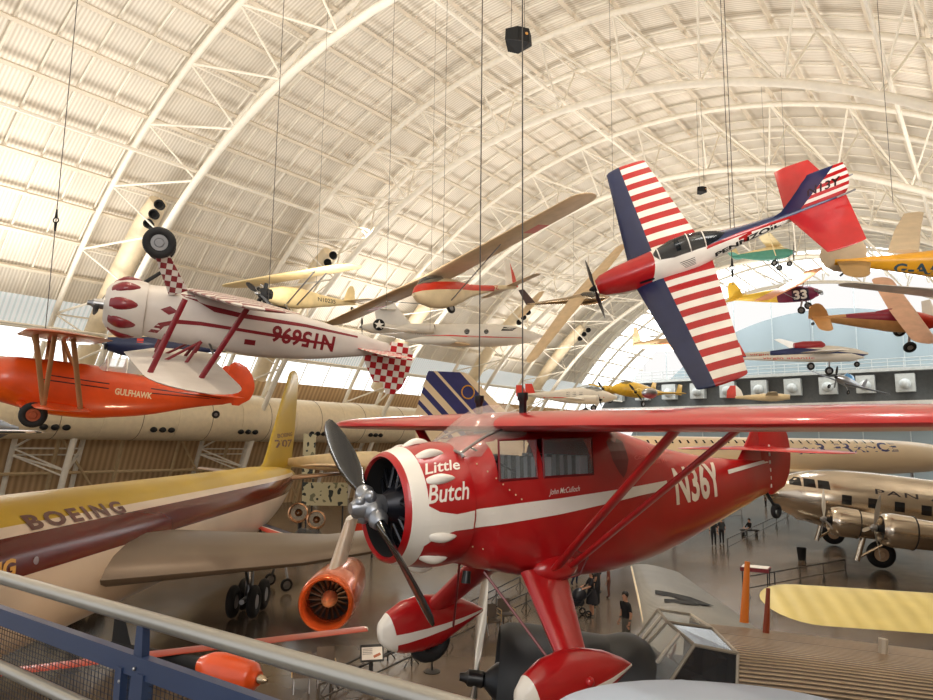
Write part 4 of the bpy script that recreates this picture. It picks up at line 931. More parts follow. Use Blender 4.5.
for x in (20, 50):
    for s in ((1, -1) if x == 20 else (0,)): c.strut((x, s*3.6, -1), (x, s*3.6, -5.0), .3, .3, STEEL, 'gear_leg'); c.wheel((x, s*3.6, -5.3), .45, .4)
# ================================================================== smaller hanging aircraft
def canopy(c, xs, zb, m=None, n=10):
    bm = B(); rings = [[V((x, hw*math.cos(a), zb+(zt-zb)*math.sin(a))) for a in [PI*j/n for j in range(n+1)]] for x, zt, hw in xs]
    loft(bm, rings, closed=False, cap=(False, False)); return c.add('canopy', bm, m or SMOKE)
def lgear(c, x, y, z0, z1, r=.22, m=None, w=.12):
    for s in (1, -1): c.strut((x, s*.3, z0), (x-.05, s*y, z1+.1), .12, .05, m or STEEL, 'gear_leg'); c.wheel((x, s*y, z1), r, w)
TAN = mat('tan_fabric', (206, 178, 140), .5); WHITEB = mat('bright_white', (216, 210, 200), .35, coat=.2, var=.03); SHRED = mat('signal_red', (206, 52, 30), .4, coat=.2)
# strut-braced sailplane
c = Craft('glider', 'cream and red sailplane with strut-braced wing and rounded nose, above the white business jet', (-1.977, 24.497, 11.969), (0.2156, 0.1924, -2.2512))
st = [(0, .05, -.1, .08, 2), (-.25, .3, -.35, .26, 2), (-.8, .5, -.55, .36, 2.1), (-1.6, .6, -.6, .38, 2.1), (-2.4, .55, -.5, .34, 2.1), (-3.4, .35, -.2, .18, 2), (-5, .3, .02, .12, 2), (-6.8, .3, .14, .05, 2)]
c.fus(st, [CREAM, SHRED], N=30, sub=5, planes=[(V((0, 0, .02)), Z_), (V((0, 0, .36)), Z_)], fn=lambda p: 1 if .02 < p.z < .36 and p.x > -5 else 0)
c.surf('wing', both(span((0, -1.0, 1.9, .72, .2), (7.0, -1.2, 1.5, .95, .1), 6, .5, .5)), [TAN, SHRED], planes=[(V((0, s*k, 0)), Y_) for k in (4.0, 4.7) for s in (1, -1)]+[(V((-2.0, 0, 0)), X_)], fn=lambda p: 1 if 4.0 < abs(p.y) < 4.7 and p.x < -2.0 else 0)
for s in (1, -1): c.strut((-1.7, s*.3, -.4), (-1.8, s*3.1, .75), .08, .03, STEEL, 'lift_strut')
canopy(c, ((-.35, .32, .1), (-.7, .62, .28), (-1.2, .74, .3), (-1.7, .72, .25)), .3)
c.surf('fin', [(.2, -6.0, 1.0, 0, .06), (.9, -6.3, .7, 0, .05), (1.5, -6.5, .4, 0, .03)], [WHITE, SHRED], 'z', planes=[(V((-6.5, 0, 0)), V((1, 0, .3)).normalized())], fn=lambda p: 1 if p.x+6.5+.3*p.z < 0 else 0)
c.surf('stabilizer', both(span((0, -6.0, .8, .25, .05), (1.6, -6.1, .6, .25, .04), 2, .2)), [TAN])
c.wheel((-1.9, 0, -.62), .22, .12); c.text('N2330Z', (-4.6, 3, .18), (-1, 0, 0), (0, 0, 1), 1.5, .2, SHRED, bold=.01)
# chrome sailplane
c = Craft('glider', 'polished bare metal sailplane with tan wings behind the striped stunt airplane', at(609, 297, 40), mrot((.69, -.72, -.07), (-.47, -.52, .71)))
c.fus([(0, .05, -.05, .05, 2), (-.8, .3, -.35, .3, 2), (-1.8, .42, -.4, .34, 2), (-3.0, .25, -.22, .2, 2), (-6.4, .1, -.06, .06, 2)], [SILVER], N=24)
c.surf('wing', both(span((0, -1.5, 1.3, .2, .18), (6.3, -1.7, .8, .1, .08), 5, .5)), [TAN, NAVY], planes=[(V((-1.95, 0, 0)), X_)], fn=lambda p: 0 if p.x < -1.95+.04*abs(p.y) or p.y < 0 else 0)
c.surf('fin', [(0, -5.7, .9, 0, .06), (1.2, -6.1, .5, 0, .04)], [mat('fin_brown', (92, 76, 74), .5)], 'z'); c.surf('stabilizer', both(span((0, -5.7, .8, 0, .06), (1.5, -5.9, .5, 0, .04), 2, .2)), [TAN])
canopy(c, ((-.5, .2, .1), (-1.0, .5, .25), (-1.7, .5, .22), (-2.2, .3, .08)), .15)
# small cream monoplane
IV = mat('ivory_fabric', (230, 208, 156), .5)
c = Craft('airplane', 'small ivory monoplane with parasol wing and black engine, above the inverted biplane tail', (-9.015, 29.787, 13.046), (-0.0084, 0.0770, -2.1590))
c.fus([(-.1, .3, -.3, .25, 2.2), (-.8, .45, -.45, .34, 2.6), (-2, .5, -.45, .34, 2.8), (-3.4, .35, -.25, .22, 2.4), (-5.8, .22, .08, .04, 2)], [IV], N=24)
bm = B(); revolve(bm, [(-.2, .3), (.2, .26), (.32, .12)], N=16); tube(bm, [(.1, 0, -.2), (0, .1, -.5), (-1.2, .2, -.62)], .1); e_ = c.add('engine', bm, MATTE)
for k in range(5): 
    a = 2*PI*k/5; bm = B(); tube(bm, [V((.05, .2*math.cos(a), .2*math.sin(a))), V((.05, .5*math.cos(a), .5*math.sin(a)))], .09); c.add('engine_cylinder', bm, MATTE, e_)
c.prop((.38, 0, 0), 1.0, R(35)); c.surf('wing', both(span((0, -.55, 1.5, .95, .16), (4.4, -.65, 1.35, .95, .12), 5, .8)), [IV])
for s in (1, -1): c.strut((-1.0, s*.3, -.35), (-.9, s*2.2, .9), .09, .04, STEEL); c.strut((-1.6, s*.3, -.35), (-1.6, s*2.2, .9), .09, .04, STEEL)
lgear(c, -.9, .75, -.4, -1.1, .25); c.surf('fin', [(.1, -4.9, .95, 0, .05), (.9, -5.3, .5, 0, .03), (1.05, -5.5, .2, 0, .02)], [IV], 'z'); c.surf('stabilizer', both(span((0, -4.8, 1.0, .2, .05), (1.6, -5.0, .7, .2, .04), 3, .4)), [IV])
c.text('N10235', (-3.6, 3, .08), (-1, 0, 0), (0, 0, 1), 1.3, .2, BLACK, bold=.01); c.wheel((-5.6, 0, -.12), .1, .06, name='tail_wheel')
# business jet
c = Craft('business_jet', 'white twin-engine business jet with red side stripe hanging under the sailplane', at(546, 336, 48), mrot((.985, -.17, -.02), (.0, -.16, 1)))
c.fus([(0, .02, -.06, .04, 2), (-1, .32, -.42, .36, 2), (-2.2, .72, -.66, .66, 2), (-4, .84, -.8, .78, 2), (-7.5, .84, -.8, .78, 2), (-10, .7, -.45, .5, 2), (-12.4, .45, .1, .1, 2)], [WHITEB], N=32, sub=5)
c.patch([[(-3.6, .02), (-1.3, .06), (-.0, .0), (3.9, -.12), (3.9, -.16), (0, -.1), (-1.4, -.03)]], (-5.5, -3, 0), (1, 0, 0), (0, 0, 1), SHRED, 'side_stripe', step=.3)
for x, w, h in ((-5.6, .2, .2), (-4.2, .17, .17)): c.patch([[(w*math.cos(a), h*math.sin(a)) for a in [2*PI*k/14 for k in range(14)]]], (x, -3, .3), (1, 0, 0), (0, 0, 1), WN, 'cabin_window')
c.patch([[(-.55, -.1), (.25, -.1), (.55, .12), (-.4, .18)]], (-2.6, -3, .46), (1, 0, 0), (0, 0, 1), WN, 'cockpit_window')
for s in (1, -1):
    bm = B(); revolve(bm, [(-.2, .2), (0, .3), (-.3, .38), (-1.8, .36), (-2.4, .25)], (-7.9, s*1.1, .5), N=24, cap=(False, False)); n_ = c.add('engine_pod', bm, WHITEB); bm = B(); revolve(bm, [(-.22, .3), (-.2, .3)], (-7.9, s*1.1, .5), N=20); c.add('intake', bm, MATTE, n_)
    c.surf('wing', [(s*a, b, d, e, f) for a, b, d, e, f in ((.5, -5.4, 3.0, -.65, .3), (5.2, -6.6, 1.4, -.35, .12))], [TAN])
    bm = B(); revolve(bm, [(0, .02), (-.6, .25), (-2.4, .27), (-3.6, .03)], (-5.4, s*5.3, -.35), N=20); c.add('tip_tank', bm, WHITEB)
c.surf('fin', [(.3, -9.4, 3.0, 0, .2), (2.6, -11.4, 1.5, 0, .1)], [WHITEB], 'z'); c.surf('stabilizer', both(span((0, -11.0, 1.4, 1.9, .1), (2.2, -11.6, .8, 1.9, .06), 2, .1)), [WHITEB])
c.patch([[(-.18, -.12), (.18, -.12), (.18, .12), (-.18, .12)]], (-9.2, -3, .45), (1, 0, 0), (0, 0, 1), SHRED, 'flag_mark')
c.text('N802L', (-9.0, -3, .16), (1, 0, 0), (0, 0, 1), .9, .13, NAVY)
# green and cream light airplane
GRN = mat('sea_green', (74, 142, 122), .45)
c = Craft('airplane', 'small green and cream high-wing airplane under the striped tail lettering', at(793, 252, 62), mrot((.80, -.6, -.05), (.15, -.10, 1)))
c.fus([(0, .2, -.2, .2, 2), (-.5, .4, -.45, .4, 2.3), (-1.6, .75, -.6, .5, 2.6), (-2.6, .65, -.55, .45, 2.6), (-5.6, .25, .05, .06, 2)], [GRN, IV], N=24, planes=[(V((0, 0, .3)), Z_)], fn=lambda p: 1 if p.z > .3 else 0)
c.surf('wing', both(span((0, -1.0, 1.4, .8, .18), (4.2, -1.1, 1.2, .95, .12), 4, .5)), [IV]); c.prop((.05, 0, 0), .9, R(80), spin=.14); lgear(c, -1.4, 1.0, -.5, -1.15, .3, w=.18); c.wheel((-.3, 0, -1.1), .26, .15, name='nose_wheel')
c.strut((-.35, 0, -.3), (-.3, 0, -1.0), .1, .1, STEEL, 'nose_strut'); c.surf('fin', [(.1, -4.8, .9, 0, .05), (1.1, -5.2, .5, 0, .03)], [IV], 'z'); c.surf('stabilizer', both(span((0, -4.8, .9, .2, .05), (1.5, -5.0, .6, .2, .04), 2, .2)), [GRN])
for s in (1, -1): c.strut((-1.4, s*.45, -.3), (-1.5, s*2.2, .85), .09, .04, IV)
# yellow racer numbered 33
BURG = mat('burgundy_paint', (112, 30, 62), .4)
c = Craft('racing_airplane', 'small yellow and burgundy airplane numbered 33 with a long thin orange wing', at(818, 292, 42), mrot((.72, -.69, -.04), (-.22, -.28, .93)))
c.fus([(0, .2, -.25, .2, 2), (-.5, .42, -.48, .34, 2.3), (-1.5, .52, -.5, .38, 2.6), (-2.6, .45, -.42, .3, 2.4), (-5.6, .2, .0, .05, 2)], [BURG, YELLOW, BLACK], N=24, planes=[(V((-2.4, 0, 0)), X_), (V((-1.2, 0, 0)), X_)], fn=lambda p: 1 if p.x < -2.4 else 0)
c.patch([[(-.5, -.42), (.5, -.42), (.5, .42), (-.5, .42)]], (-.95, -3, 0), (1, 0, 0), (0, 0, 1), mat('number_panel', (40, 22, 48), .5), 'number_panel', off=.01); c.text('33', (-.95, -3, 0), (1, 0, 0), (0, 0, 1), .8, .6, WHITE, bold=.04, off=.02)
WO = mat('wing_salmon', (214, 140, 92), .5)
c.surf('wing', both(span((0, -.9, 1.2, .62, .14), (5.6, -1.0, 1.0, .75, .1), 4, .5)), [WO]); c.prop((.05, 0, 0), .9, R(20), spin=.14); lgear(c, -.9, .7, -.4, -.95, .24)
for s in (1, -1): c.strut((-1.2, s*.35, -.3), (-1.4, s*2.4, .66), .07, .03, STEEL)
c.surf('fin', [(.1, -4.6, 1.1, 0, .05), (.9, -4.9, .75, 0, .04), (1.25, -5.15, .35, 0, .03)], [YELLOW], 'z'); c.surf('stabilizer', both(span((0, -4.7, .9, .15, .05), (1.4, -4.9, .6, .15, .04), 2, .2)), [YELLOW])
# yellow airplane with registration letters
AMB = mat('amber_yellow', (224, 160, 34), .4, coat=.2); CRM = mat('doped_linen', (206, 184, 152), .5)
c = Craft('airplane', 'amber yellow airplane with round linen tail and blue letters at the right edge', at(838, 264, 21)+V((.93, -.36, -.10)).normalized()*6.1, mrot((.93, -.36, -.10), (-.1, -.55, .83)))
c.fus([(0, .3, -.3, .3, 2), (-1.5, .55, -.5, .42, 2.8), (-3.0, .5, -.42, .38, 3), (-4.6, .3, -.2, .2, 2.8), (-6.2, .18, -.04, .04, 2)], [AMB], N=28)
lay(c, 'G-AAIN', (893, 269), (962, 269), .36, mat('steel_blue_letters', (52, 80, 96), .4), bold=.03, step=.2)
c.surf('rudder', [(-.25, -5.9, .3, 0, .05), (-.1, -5.6, .85, 0, .06), (.25, -5.35, 1.3, 0, .06), (.6, -5.4, 1.15, 0, .05), (.85, -5.6, .7, 0, .04), (.93, -5.8, .25, 0, .02)], [CRM], 'z')
c.surf('stabilizer', both(span((0, -5.2, .95, .1, .06), (1.5, -5.4, .65, .1, .04), 3, .4)), [mat('tail_olive', (150, 118, 70), .5)])
c.surf('wing', [(.3, -3.9, .85, .3, .14), (2.5, -3.5, .75, .35, .12), (4.4, -3.1, .6, .4, .08)], [CRM])
c.strut((-5.7, 0, -.05), (-6.0, 0, -.4), .06, .04, MATTE, 'tail_skid')
# grey wing reaching in from the right
c = Craft('glider', 'sailplane with one long slim grey wing reaching in from the right edge', at(1080, 292, 27), mrot((.25, -.95, .02), (.05, -.12, 1)))
c.fus([(0, .1, -.1, .1, 2), (-1, .4, -.4, .32, 2), (-2.2, .45, -.4, .32, 2), (-3.4, .2, -.15, .15, 2), (-7, .1, -.05, .06, 2)], [WHITE], N=20)
GW_ = mat('wing_grey', (226, 224, 224), .4); c.surf('wing', both(span((0, -1.6, 1.7, .15, .2), (9.6, -2.0, .6, .05, .06), 5, .5)), [GW_]); c.surf('fin', [(0, -6.2, .9, 0, .06), (1.2, -6.6, .5, 0, .04)], [WHITE], 'z')
# red and tan high-wing
c = Craft('airplane', 'tan high-wing airplane with magenta-red cabin and round tail at the right edge', at(936, 322, 31), mrot((.97, -.22, -.05), (-.10, -.62, .78)))
ORT = mat('orange_tan', (216, 160, 100), .5, coat=.1); MAG = mat('magenta_red', (150, 26, 54), .4, coat=.2)
c.fus([(0, .25, -.25, .24, 2), (-.5, .4, -.42, .34, 2.4), (-1.4, .55, -.5, .4, 2.8), (-2.4, .45, -.42, .34, 2.6), (-5.3, .18, -.02, .05, 2)], [ORT, MAG, SHRED], N=26, planes=[(V((0, 0, .22)), Z_), (V((-.9, 0, 0)), X_)], fn=lambda p: 2 if p.x > -.9 else 1 if p.z > .22 and p.x > -4 else 0)
c.surf('fin', [(.05, -4.5, .95, 0, .05), (.5, -4.7, .8, 0, .05), (.8, -4.95, .45, 0, .03), (.88, -5.1, .15, 0, .02)], [ORT], 'z'); c.surf('stabilizer', both(span((0, -4.5, .8, .12, .05), (1.3, -4.6, .6, .12, .04), 3, .3)), [ORT])
c.surf('wing', both(span((0, -1.0, 1.1, .62, .16), (3.3, -1.1, .95, .72, .12), 4, .4)), [mat('pale_salmon', (226, 178, 148), .5)]); canopy(c, ((-1.0, .3, .2), (-1.3, .62, .33), (-2.0, .66, .3), (-2.6, .5, .1)), .2, MAG)
lgear(c, -1.1, .75, -.4, -.95, .28, w=.18); c.wheel((-5.2, 0, -.22), .08, .05, name='tail_wheel'); c.prop((.05, 0, 0), .9, R(15), spin=.12)
# long-range jet with twin booms
c = Craft('jet', 'white long-range jet with slender twin booms and blue underside, before the end wall', at(868, 353, 60), mrot((.985, -.17, .0), (0, -.20, .98)))
NB = mat('blue_belly', (30, 40, 90), .4)
c.fus([(0, .05, -.15, .08, 2), (-1, .4, -.5, .42, 2), (-3, .7, -.7, .6, 2), (-5.5, .65, -.6, .55, 2), (-8.2, .3, -.1, .15, 2)], [WHITEB, NB], N=28, planes=[(V((0, 0, -.12)), V((.12, 0, 1)).normalized())], fn=lambda p: 1 if p.z+.12*p.x+.12 < 0 else 0)
c.surf('wing', both(span((0, -3.2, 2.6, .1, .3), (9, -4.8, .8, .9, .1), 6, .3)), [WHITEB])
bm = B(); revolve(bm, [(0, .2), (-.3, .42), (-1.8, .4), (-2.6, .25)], (-3.6, 0, .72), N=20); c.add('engine_pod', bm, mat('pod_red', (150, 30, 40), .4))
for s in (1, -1):
    bm = B(); revolve(bm, [(0, .05), (-1, .35), (-4, .38), (-8, .22), (-10.6, .08)], (-1.2, s*2.4, -.2), N=20); o = c.add('boom', bm, WHITEB); bb = B(); revolve(bb, [(0, .05), (-1, .35), (-4, .38), (-8, .22), (-10.6, .08)], (-1.2, s*2.4, -.2), N=20); bv = BVHTree.FromBMesh(bb); bb.free()
    c.text('virgin atlantic', (-7.4, s*2.4-3, -.2), (1, 0, 0), (0, 0, 1), 4.2, .26, SHRED, bold=.01, bvh=bv, parent=o, step=2)
    c.surf('fin', [(-.9, s*0-11.2, 1.0, s*2.4, .08), (0, -10.8, 1.2, s*2.4, .1), (1.2, -11.4, .7, s*2.4, .06)], [NB, SHRED], 'z', planes=[(V((0, 0, 0)), Z_)], fn=lambda p: 1 if p.z > 0 else 0)
    c.strut((-4, s*2.4, -.3), (-4, s*2.4, -1.2), .15, .1, STEEL, 'gear_leg'); c.wheel((-4, s*2.4, -1.35), .36, .2)
c.strut((-.9, 0, -.3), (-.9, 0, -.9), .12, .1, STEEL, 'gear_leg'); c.wheel((-.9, 0, -1.0), .26, .16)
# silver fighter-like, right background
c = Craft('airplane', 'small grey low-wing airplane with blue canopy low in front of the gallery', at(836, 377, 66), mrot((-.80, -.55, .16), (.1, -.35, .93)))
c.fus([(0, .15, -.15, .15, 2), (-.6, .4, -.4, .36, 2), (-2, .5, -.45, .42, 2.2), (-5.5, .15, .0, .05, 2)], [STEEL], N=24); c.surf('wing', both(span((0, -1.2, 1.5, -.3, .2), (4.4, -1.5, .9, .0, .1), 4, .4)), [mat('slate', (100, 106, 116), .4)]); c.prop((0, 0, 0), 1.1, R(75), spin=.16, mats=[BLACK, BLACK, MATTE])
canopy(c, ((-1.2, .45, .1), (-1.6, .8, .28), (-2.6, .8, .26), (-3.2, .5, .1)), .35, mat('canopy_blue', (80, 140, 190), .1, var=0)); c.surf('fin', [(.1, -4.6, .9, 0, .05), (1.0, -5.0, .5, 0, .04)], [STEEL], 'z'); c.surf('stabilizer', both(span((0, -4.7, .8, .1, .05), (1.4, -4.9, .5, .1, .04), 2, .2)), [STEEL]); lgear(c, -1.2, 1.0, -.3, -1.0)
# yellow twin and white twin in front of the bright wall
def twin(label, loc, rot, m, m2, L=9.5, S=12, win=0, stripe=None, tailm=None):
    c = Craft('twin_engine_airplane', label, loc, rot); k = L/9.5
    c.fus([(0, .1, -.2, .1, 2), (-.9*k, .5, -.5, .45, 2), (-2.4*k, .85, -.65, .6, 2.2), (-4.5*k, .8, -.65, .6, 2.2), (-7*k, .45, -.25, .3, 2), (-9.5*k, .25, .1, .05, 2)], [m], N=26)
    c.surf('wing', both(span((0, -2.4*k, 2.3, -.3, .32), (S/2, -2.9*k, 1.1, .25, .12), 5, .5)), [m2])
    for s in (1, -1):
        bm = B(); revolve(bm, [(0, .25), (-.2, .42), (-1.4, .42), (-3.2, .1)], (-1.3*k, s*2.0, -.15), N=20); n_ = c.add('engine_cowling', bm, m2); c.prop((-1.25*k, s*2.0, -.15), 1.1, R(40), spin=.14, mats=[BLACK, BLACK, MATTE])
        c.surf('fin', [(.1, -8.3*k, 1.1, s*1.6, .06), (1.2, -8.7*k, .7, s*1.6, .04)], [tailm or m], 'z'); c.strut((-2.6, s*2.0, -.4), (-2.6, s*2.0, -1.1), .1, .08, STEEL, 'gear_leg'); c.wheel((-2.6, s*2.0, -1.2), .3, .16)
    c.surf('stabilizer', both(span((0, -8.2*k, 1.1, .2, .07), (2.0, -8.4*k, .9, .2, .05), 2, .2)), [m])
    canopy(c, ((-1.2*k, .5, .2), (-1.8*k, .98, .42), (-2.8*k, .98, .4), (-3.4*k, .8, .2)), .5)
    for q in range(win):
        for sd in (1, -1): c.patch([[(-.17, -.2), (.17, -.2), (.17, .2), (-.17, .2)]], (-3.3-.62*q, 3*sd, .28), (-sd, 0, 0), (0, 0, 1), WN, 'cabin_window', step=1)
    if stripe:
        for sd in (1, -1): c.patch([[(-3.5, -.04), (3.5, .05), (3.5, .12), (-3.5, .06)]], (-4.6, 3*sd, -.1), (-sd, 0, 0), (0, 0, 1), stripe, 'side_stripe', step=.6)
    return c
twin('yellow twin-engine airplane with black-tipped wing just above the red wing', at(611, 388, 66), mrot((-.76, -.62, .02), (-.22, -.34, .92)), YELLOW, mat('ochre', (206, 170, 60), .5))
twin('white and red striped twin-engine airplane just above the red wing, left of the yellow one', at(617, 397, 64), mrot((.93, -.36, -.02), (0, -.14, 1)), WHITEB, WHITEB, win=3, stripe=SHRED, tailm=SHRED)
# cream racer behind the striped wing
c = Craft('racing_airplane', 'cream racing airplane with orange wing edge, behind the striped lower wing', at(694, 344, 46), mrot((.95, -.3, .0), (0, -.16, 1)))
c.fus([(0, .2, -.2, .2, 2), (-.8, .45, -.45, .38, 2.2), (-2.4, .45, -.4, .34, 2.2), (-4, .18, -.1, .1, 2)], [TAN], N=22); c.surf('wing', both(span((0, -1.2, 1.2, .1, .14), (3.4, -1.4, .8, .1, .08), 3, .3)), [mat('orange_wing', (226, 140, 74), .5)])
c.surf('fin', [(-.2, -3.4, .7, 0, .05), (.8, -3.6, .45, 0, .04), (1.3, -3.75, .2, 0, .02)], [TAN], 'z'); c.prop((0, 0, 0), .8, R(60), spin=.15); c.text('ELMENDORF SPL', (-2.1, -3, .1), (1, 0, 0), (0, 0, 1), 1.5, .13, BLACK); lgear(c, -.9, .6, -.3, -.8, .18)
# far tail with a red and white dome shape
c = Craft('airplane', 'small airplane with rounded red and white tail far away just above the red wing', at(790, 397, 80), mrot((.9, -.4, 0), (0, 0, 1)))
c.fus([(0, .3, -.3, .3, 2), (-2, .5, -.5, .4, 2), (-6, .2, -.1, .1, 2)], [CREAM], N=18); c.surf('fin', [(.0, -5.0, 2.0, 0, .08), (.9, -5.3, 1.6, 0, .06), (1.5, -5.8, .7, 0, .04)], [SHRED, WHITE], 'z', planes=[(V((-5.9, 0, 0)), X_)], fn=lambda p: 0 if p.x < -5.9 else 1); c.surf('wing', both(span((0, -1.2, 1.5, .2, .14), (4.4, -1.4, 1.0, .3, .08), 3, .3)), [CREAM])
# navy airplane between the two biplanes
c = Craft('airplane', 'navy blue and orange airplane seen between the orange biplane and the inverted biplane', at(108, 343, 27), mrot((-.93, -.34, .02), (.05, -.2, 1)))
c.fus([(0, .3, -.3, .3, 2), (-.5, .45, -.45, .42, 2), (-1.6, .5, -.5, .44, 2.2), (-3.2, .3, -.2, .22, 2), (-4.6, .15, 0, .05, 2)], [NAVY, CREAM], N=26, planes=[(V((0, 0, .25)), V((.1, 0, 1)).normalized())], fn=lambda p: 1 if p.z+.1*p.x > .25 else 0)
c.surf('wing', both(span((0, -1.0, 1.3, -.35, .16), (3.4, -1.2, .9, -.1, .1), 3, .3)), [WHITEB, NAVY, SHRED], planes=[(V((0, s*k, 0)), Y_) for k in (1.2, 1.6, 2.1) for s in (1, -1)], fn=lambda p: 1 if 1.2 < abs(p.y) < 1.6 else 2 if 1.6 < abs(p.y) < 2.1 else 0); c.surf('fin', [(.1, -3.9, .7, 0, .05), (.9, -4.2, .4, 0, .04)], [NAVY], 'z'); c.prop((0, 0, 0), .9, R(10), spin=.14); canopy(c, ((-1.1, .4, .2), (-1.5, .75, .3), (-2.3, .7, .26), (-2.8, .45, .08)), .3); lgear(c, -.9, .7, -.3, -.9)
c.patch([[(-.12, -.08), (.12, -.08), (.12, .08), (-.12, .08)]], (-1.2, 3, .22), (-1, 0, 0), (0, 0, 1), SHRED, 'flag_mark')
# striped wing tip at the left edge
c = Craft('airplane', 'dark airplane with black and white striped wing tip at the left edge', at(-60, 428, 17), mrot((.25, -.97, 0), (.1, -.45, .9)))
c.fus([(0, .2, -.2, .2, 2), (-1, .45, -.45, .4, 2), (-2, .5, -.5, .4, 2), (-5, .15, 0, .05, 2)], [NAVY], N=20); c.surf('wing', both(span((0, -1.0, 1.2, -.1, .14), (1.85, -1.1, 1.0, -.1, .1), 3, .5)), [BLACK, WHITE], planes=[(V((k*.14, 0, 0)), X_) for k in range(-16, -6)], fn=lambda p: math.floor(p.x/.14) % 2)
# tiny star-marked airplane
c = Craft('airplane', 'tiny white airplane with star roundel beside the long glider wing', at(362, 327, 46), mrot((-.9, -.4, 0), (0, -.2, 1)))
c.fus([(0, .15, -.15, .15, 2), (-1, .4, -.4, .35, 2), (-4, .12, 0, .05, 2)], [WHITEB], N=18); c.surf('wing', both(span((0, -.9, 1.0, .1, .1), (2.8, -1, .8, .1, .08), 2, .3)), [WHITEB]); c.prop((0, 0, 0), .7, R(70))
bm = B(); revolve(bm, [(-.02, .4), (.02, .4)], (-1.0, .62, .25), (.3, 1, 0), N=20); ro = c.add('star_roundel', bm, MATTE); bm = B(); bm.faces.new([bm.verts.new(V((-1.0, .66, .25))+V((math.cos(PI/2+PI*k/5)*q, -.3*math.cos(PI/2+PI*k/5)*q, math.sin(PI/2+PI*k/5)*q))) for k, q in enumerate([.34, .14]*5)]); c.add('star', bm, WHITE, ro, smooth=False)
# ================================================================== things on the floor
def fthing(name, label, cat, px, py, rz=0, group=None): 
    p = fl(px, py); return thing(name, label, cat, (p.x, p.y, 0), (0, 0, rz), group)
# orange airplane under the walkway
p = at(259, 678, 9.4); c = Craft('racing_airplane', 'small orange racing airplane with long thin wing low behind the foreground railing', p, mrot((.93, -.36, -.05), (0, .0, 1)))
c.fus([(-.0, .08, -.10, .09, 2), (-.10, .17, -.20, .18, 2), (-.4, .22, -.26, .24, 2), (-.75, .20, -.24, .21, 2), (-1.0, .10, -.08, .10, 2), (-2.6, .05, -.03, .04, 2)], [ORANGE, MATTE], N=28, sub=5, planes=[(V((-.95, 0, 0)), X_)], fn=lambda p: 1 if p.x < -.95 else 0)
bm = B(); revolve(bm, [(0, .06), (.08, .05), (.13, .02)], (0, 0, -.01), N=14); c.add('spinner', bm, SILVER)
q0, q1 = local(c, at(366, 629, 10.9)), local(c, at(-60, 680, 9.0)); bm = B(); strut(bm, q0, q1, .30, .05, cdir=(0, 1, 0), N=16, c1=.36); bmesh.ops.recalc_face_normals(bm, faces=bm.faces[:]); c.add('wing', bm, mat('wing_orange_red', (150, 44, 14), .4, coat=.3))
qm = q0.lerp(q1, .33); c.strut((-.45, 0, .15), qm, .25, .05, ORANGE, 'wing_pylon'); bm = B(); sphere(bm, q0, .035); c.add('wing_tip_light', bm, WHITE)
c.surf('fin', [(0, -2.2, .4, 0, .03), (.4, -2.4, .2, 0, .02)], [MATTE], 'z')
# striped red, white and blue airplane under the big wing
c = Craft('airplane', 'red, white and blue aerobatic airplane on the floor under the airliner wing', (at(262, 578, 31).x, 31, 1.9), mrot((-.75, -.66, .08), (0, 0, 1)))
c.fus([(0, .2, -.2, .2, 2), (-.6, .45, -.45, .4, 2), (-2, .5, -.5, .42, 2.2), (-5, .15, 0, .05, 2)], [SHRED, NAVY], N=22, planes=[(V((0, 0, -.05)), Z_)], fn=lambda p: 1 if p.z < -.05 else 0)
c.surf('wing', both(span((0, -1.0, 1.5, .3, .16), (5.2, -1.3, 1.1, .6, .1), 5, .4)), [SHRED, NAVY, WHITE], planes=[(V((-1.5, 0, 0)), X_), (V((-1.65, 0, 0)), X_)], fn=lambda p: 0 if p.x > -1.5 else 2 if p.x > -1.65 else 1)
lgear(c, -.9, .8, -.4, -1.5, .28); c.surf('fin', [(.1, -4.3, .8, 0, .05), (1.1, -4.7, .4, 0, .03)], [SHRED], 'z'); c.prop((0, 0, 0), .95, R(50), spin=.15); canopy(c, ((-1.2, .45, .1), (-1.7, .85, .3), (-2.6, .8, .25), (-3, .5, .1)), .35)
# cream and yellow wing in front of the silver airliner
c = Craft('airplane', 'pale yellow ribbed-wing airplane parked behind the cockpit of the corrugated airliner', (12.6, 16.0, 2.55), mrot((.10, .96, .30), (0, -.3, .95)))
RIB = stripes('ribbed_fabric', (212, 192, 118), (222, 203, 130), 2*PI/.42, 'y', rough=.5, bump=.35)
c.fus([(.6, .3, -.3, .3, 2), (-.6, .5, -.6, .42, 2.6), (-2, .45, -.6, .4, 2.6), (-5.0, .15, -.1, .05, 2)], [YELLOW], N=24)
c.surf('wing', both(span((0, .35, 1.75, .50, .2), (5.9, .30, 1.7, .56, .16), 8, 1.0, .45, 7)), [RIB, WHITE], planes=[(V((.26, 0, 0)), X_)], fn=lambda p: 1 if p.x > .26 else 0)
lgear(c, 0, .9, -.5, -1.95, .35, w=.16); c.prop((.65, 0, 0), 1.0, R(80), spin=.12)
for s_ in (1, -1): c.strut((-.3, s_*.4, -.5), (-.3, s_*3.0, .46), .1, .04, YELLOW)
c.surf('fin', [(0, -4.4, .9, 0, .05), (.9, -4.7, .5, 0, .04)], [YELLOW], 'z')
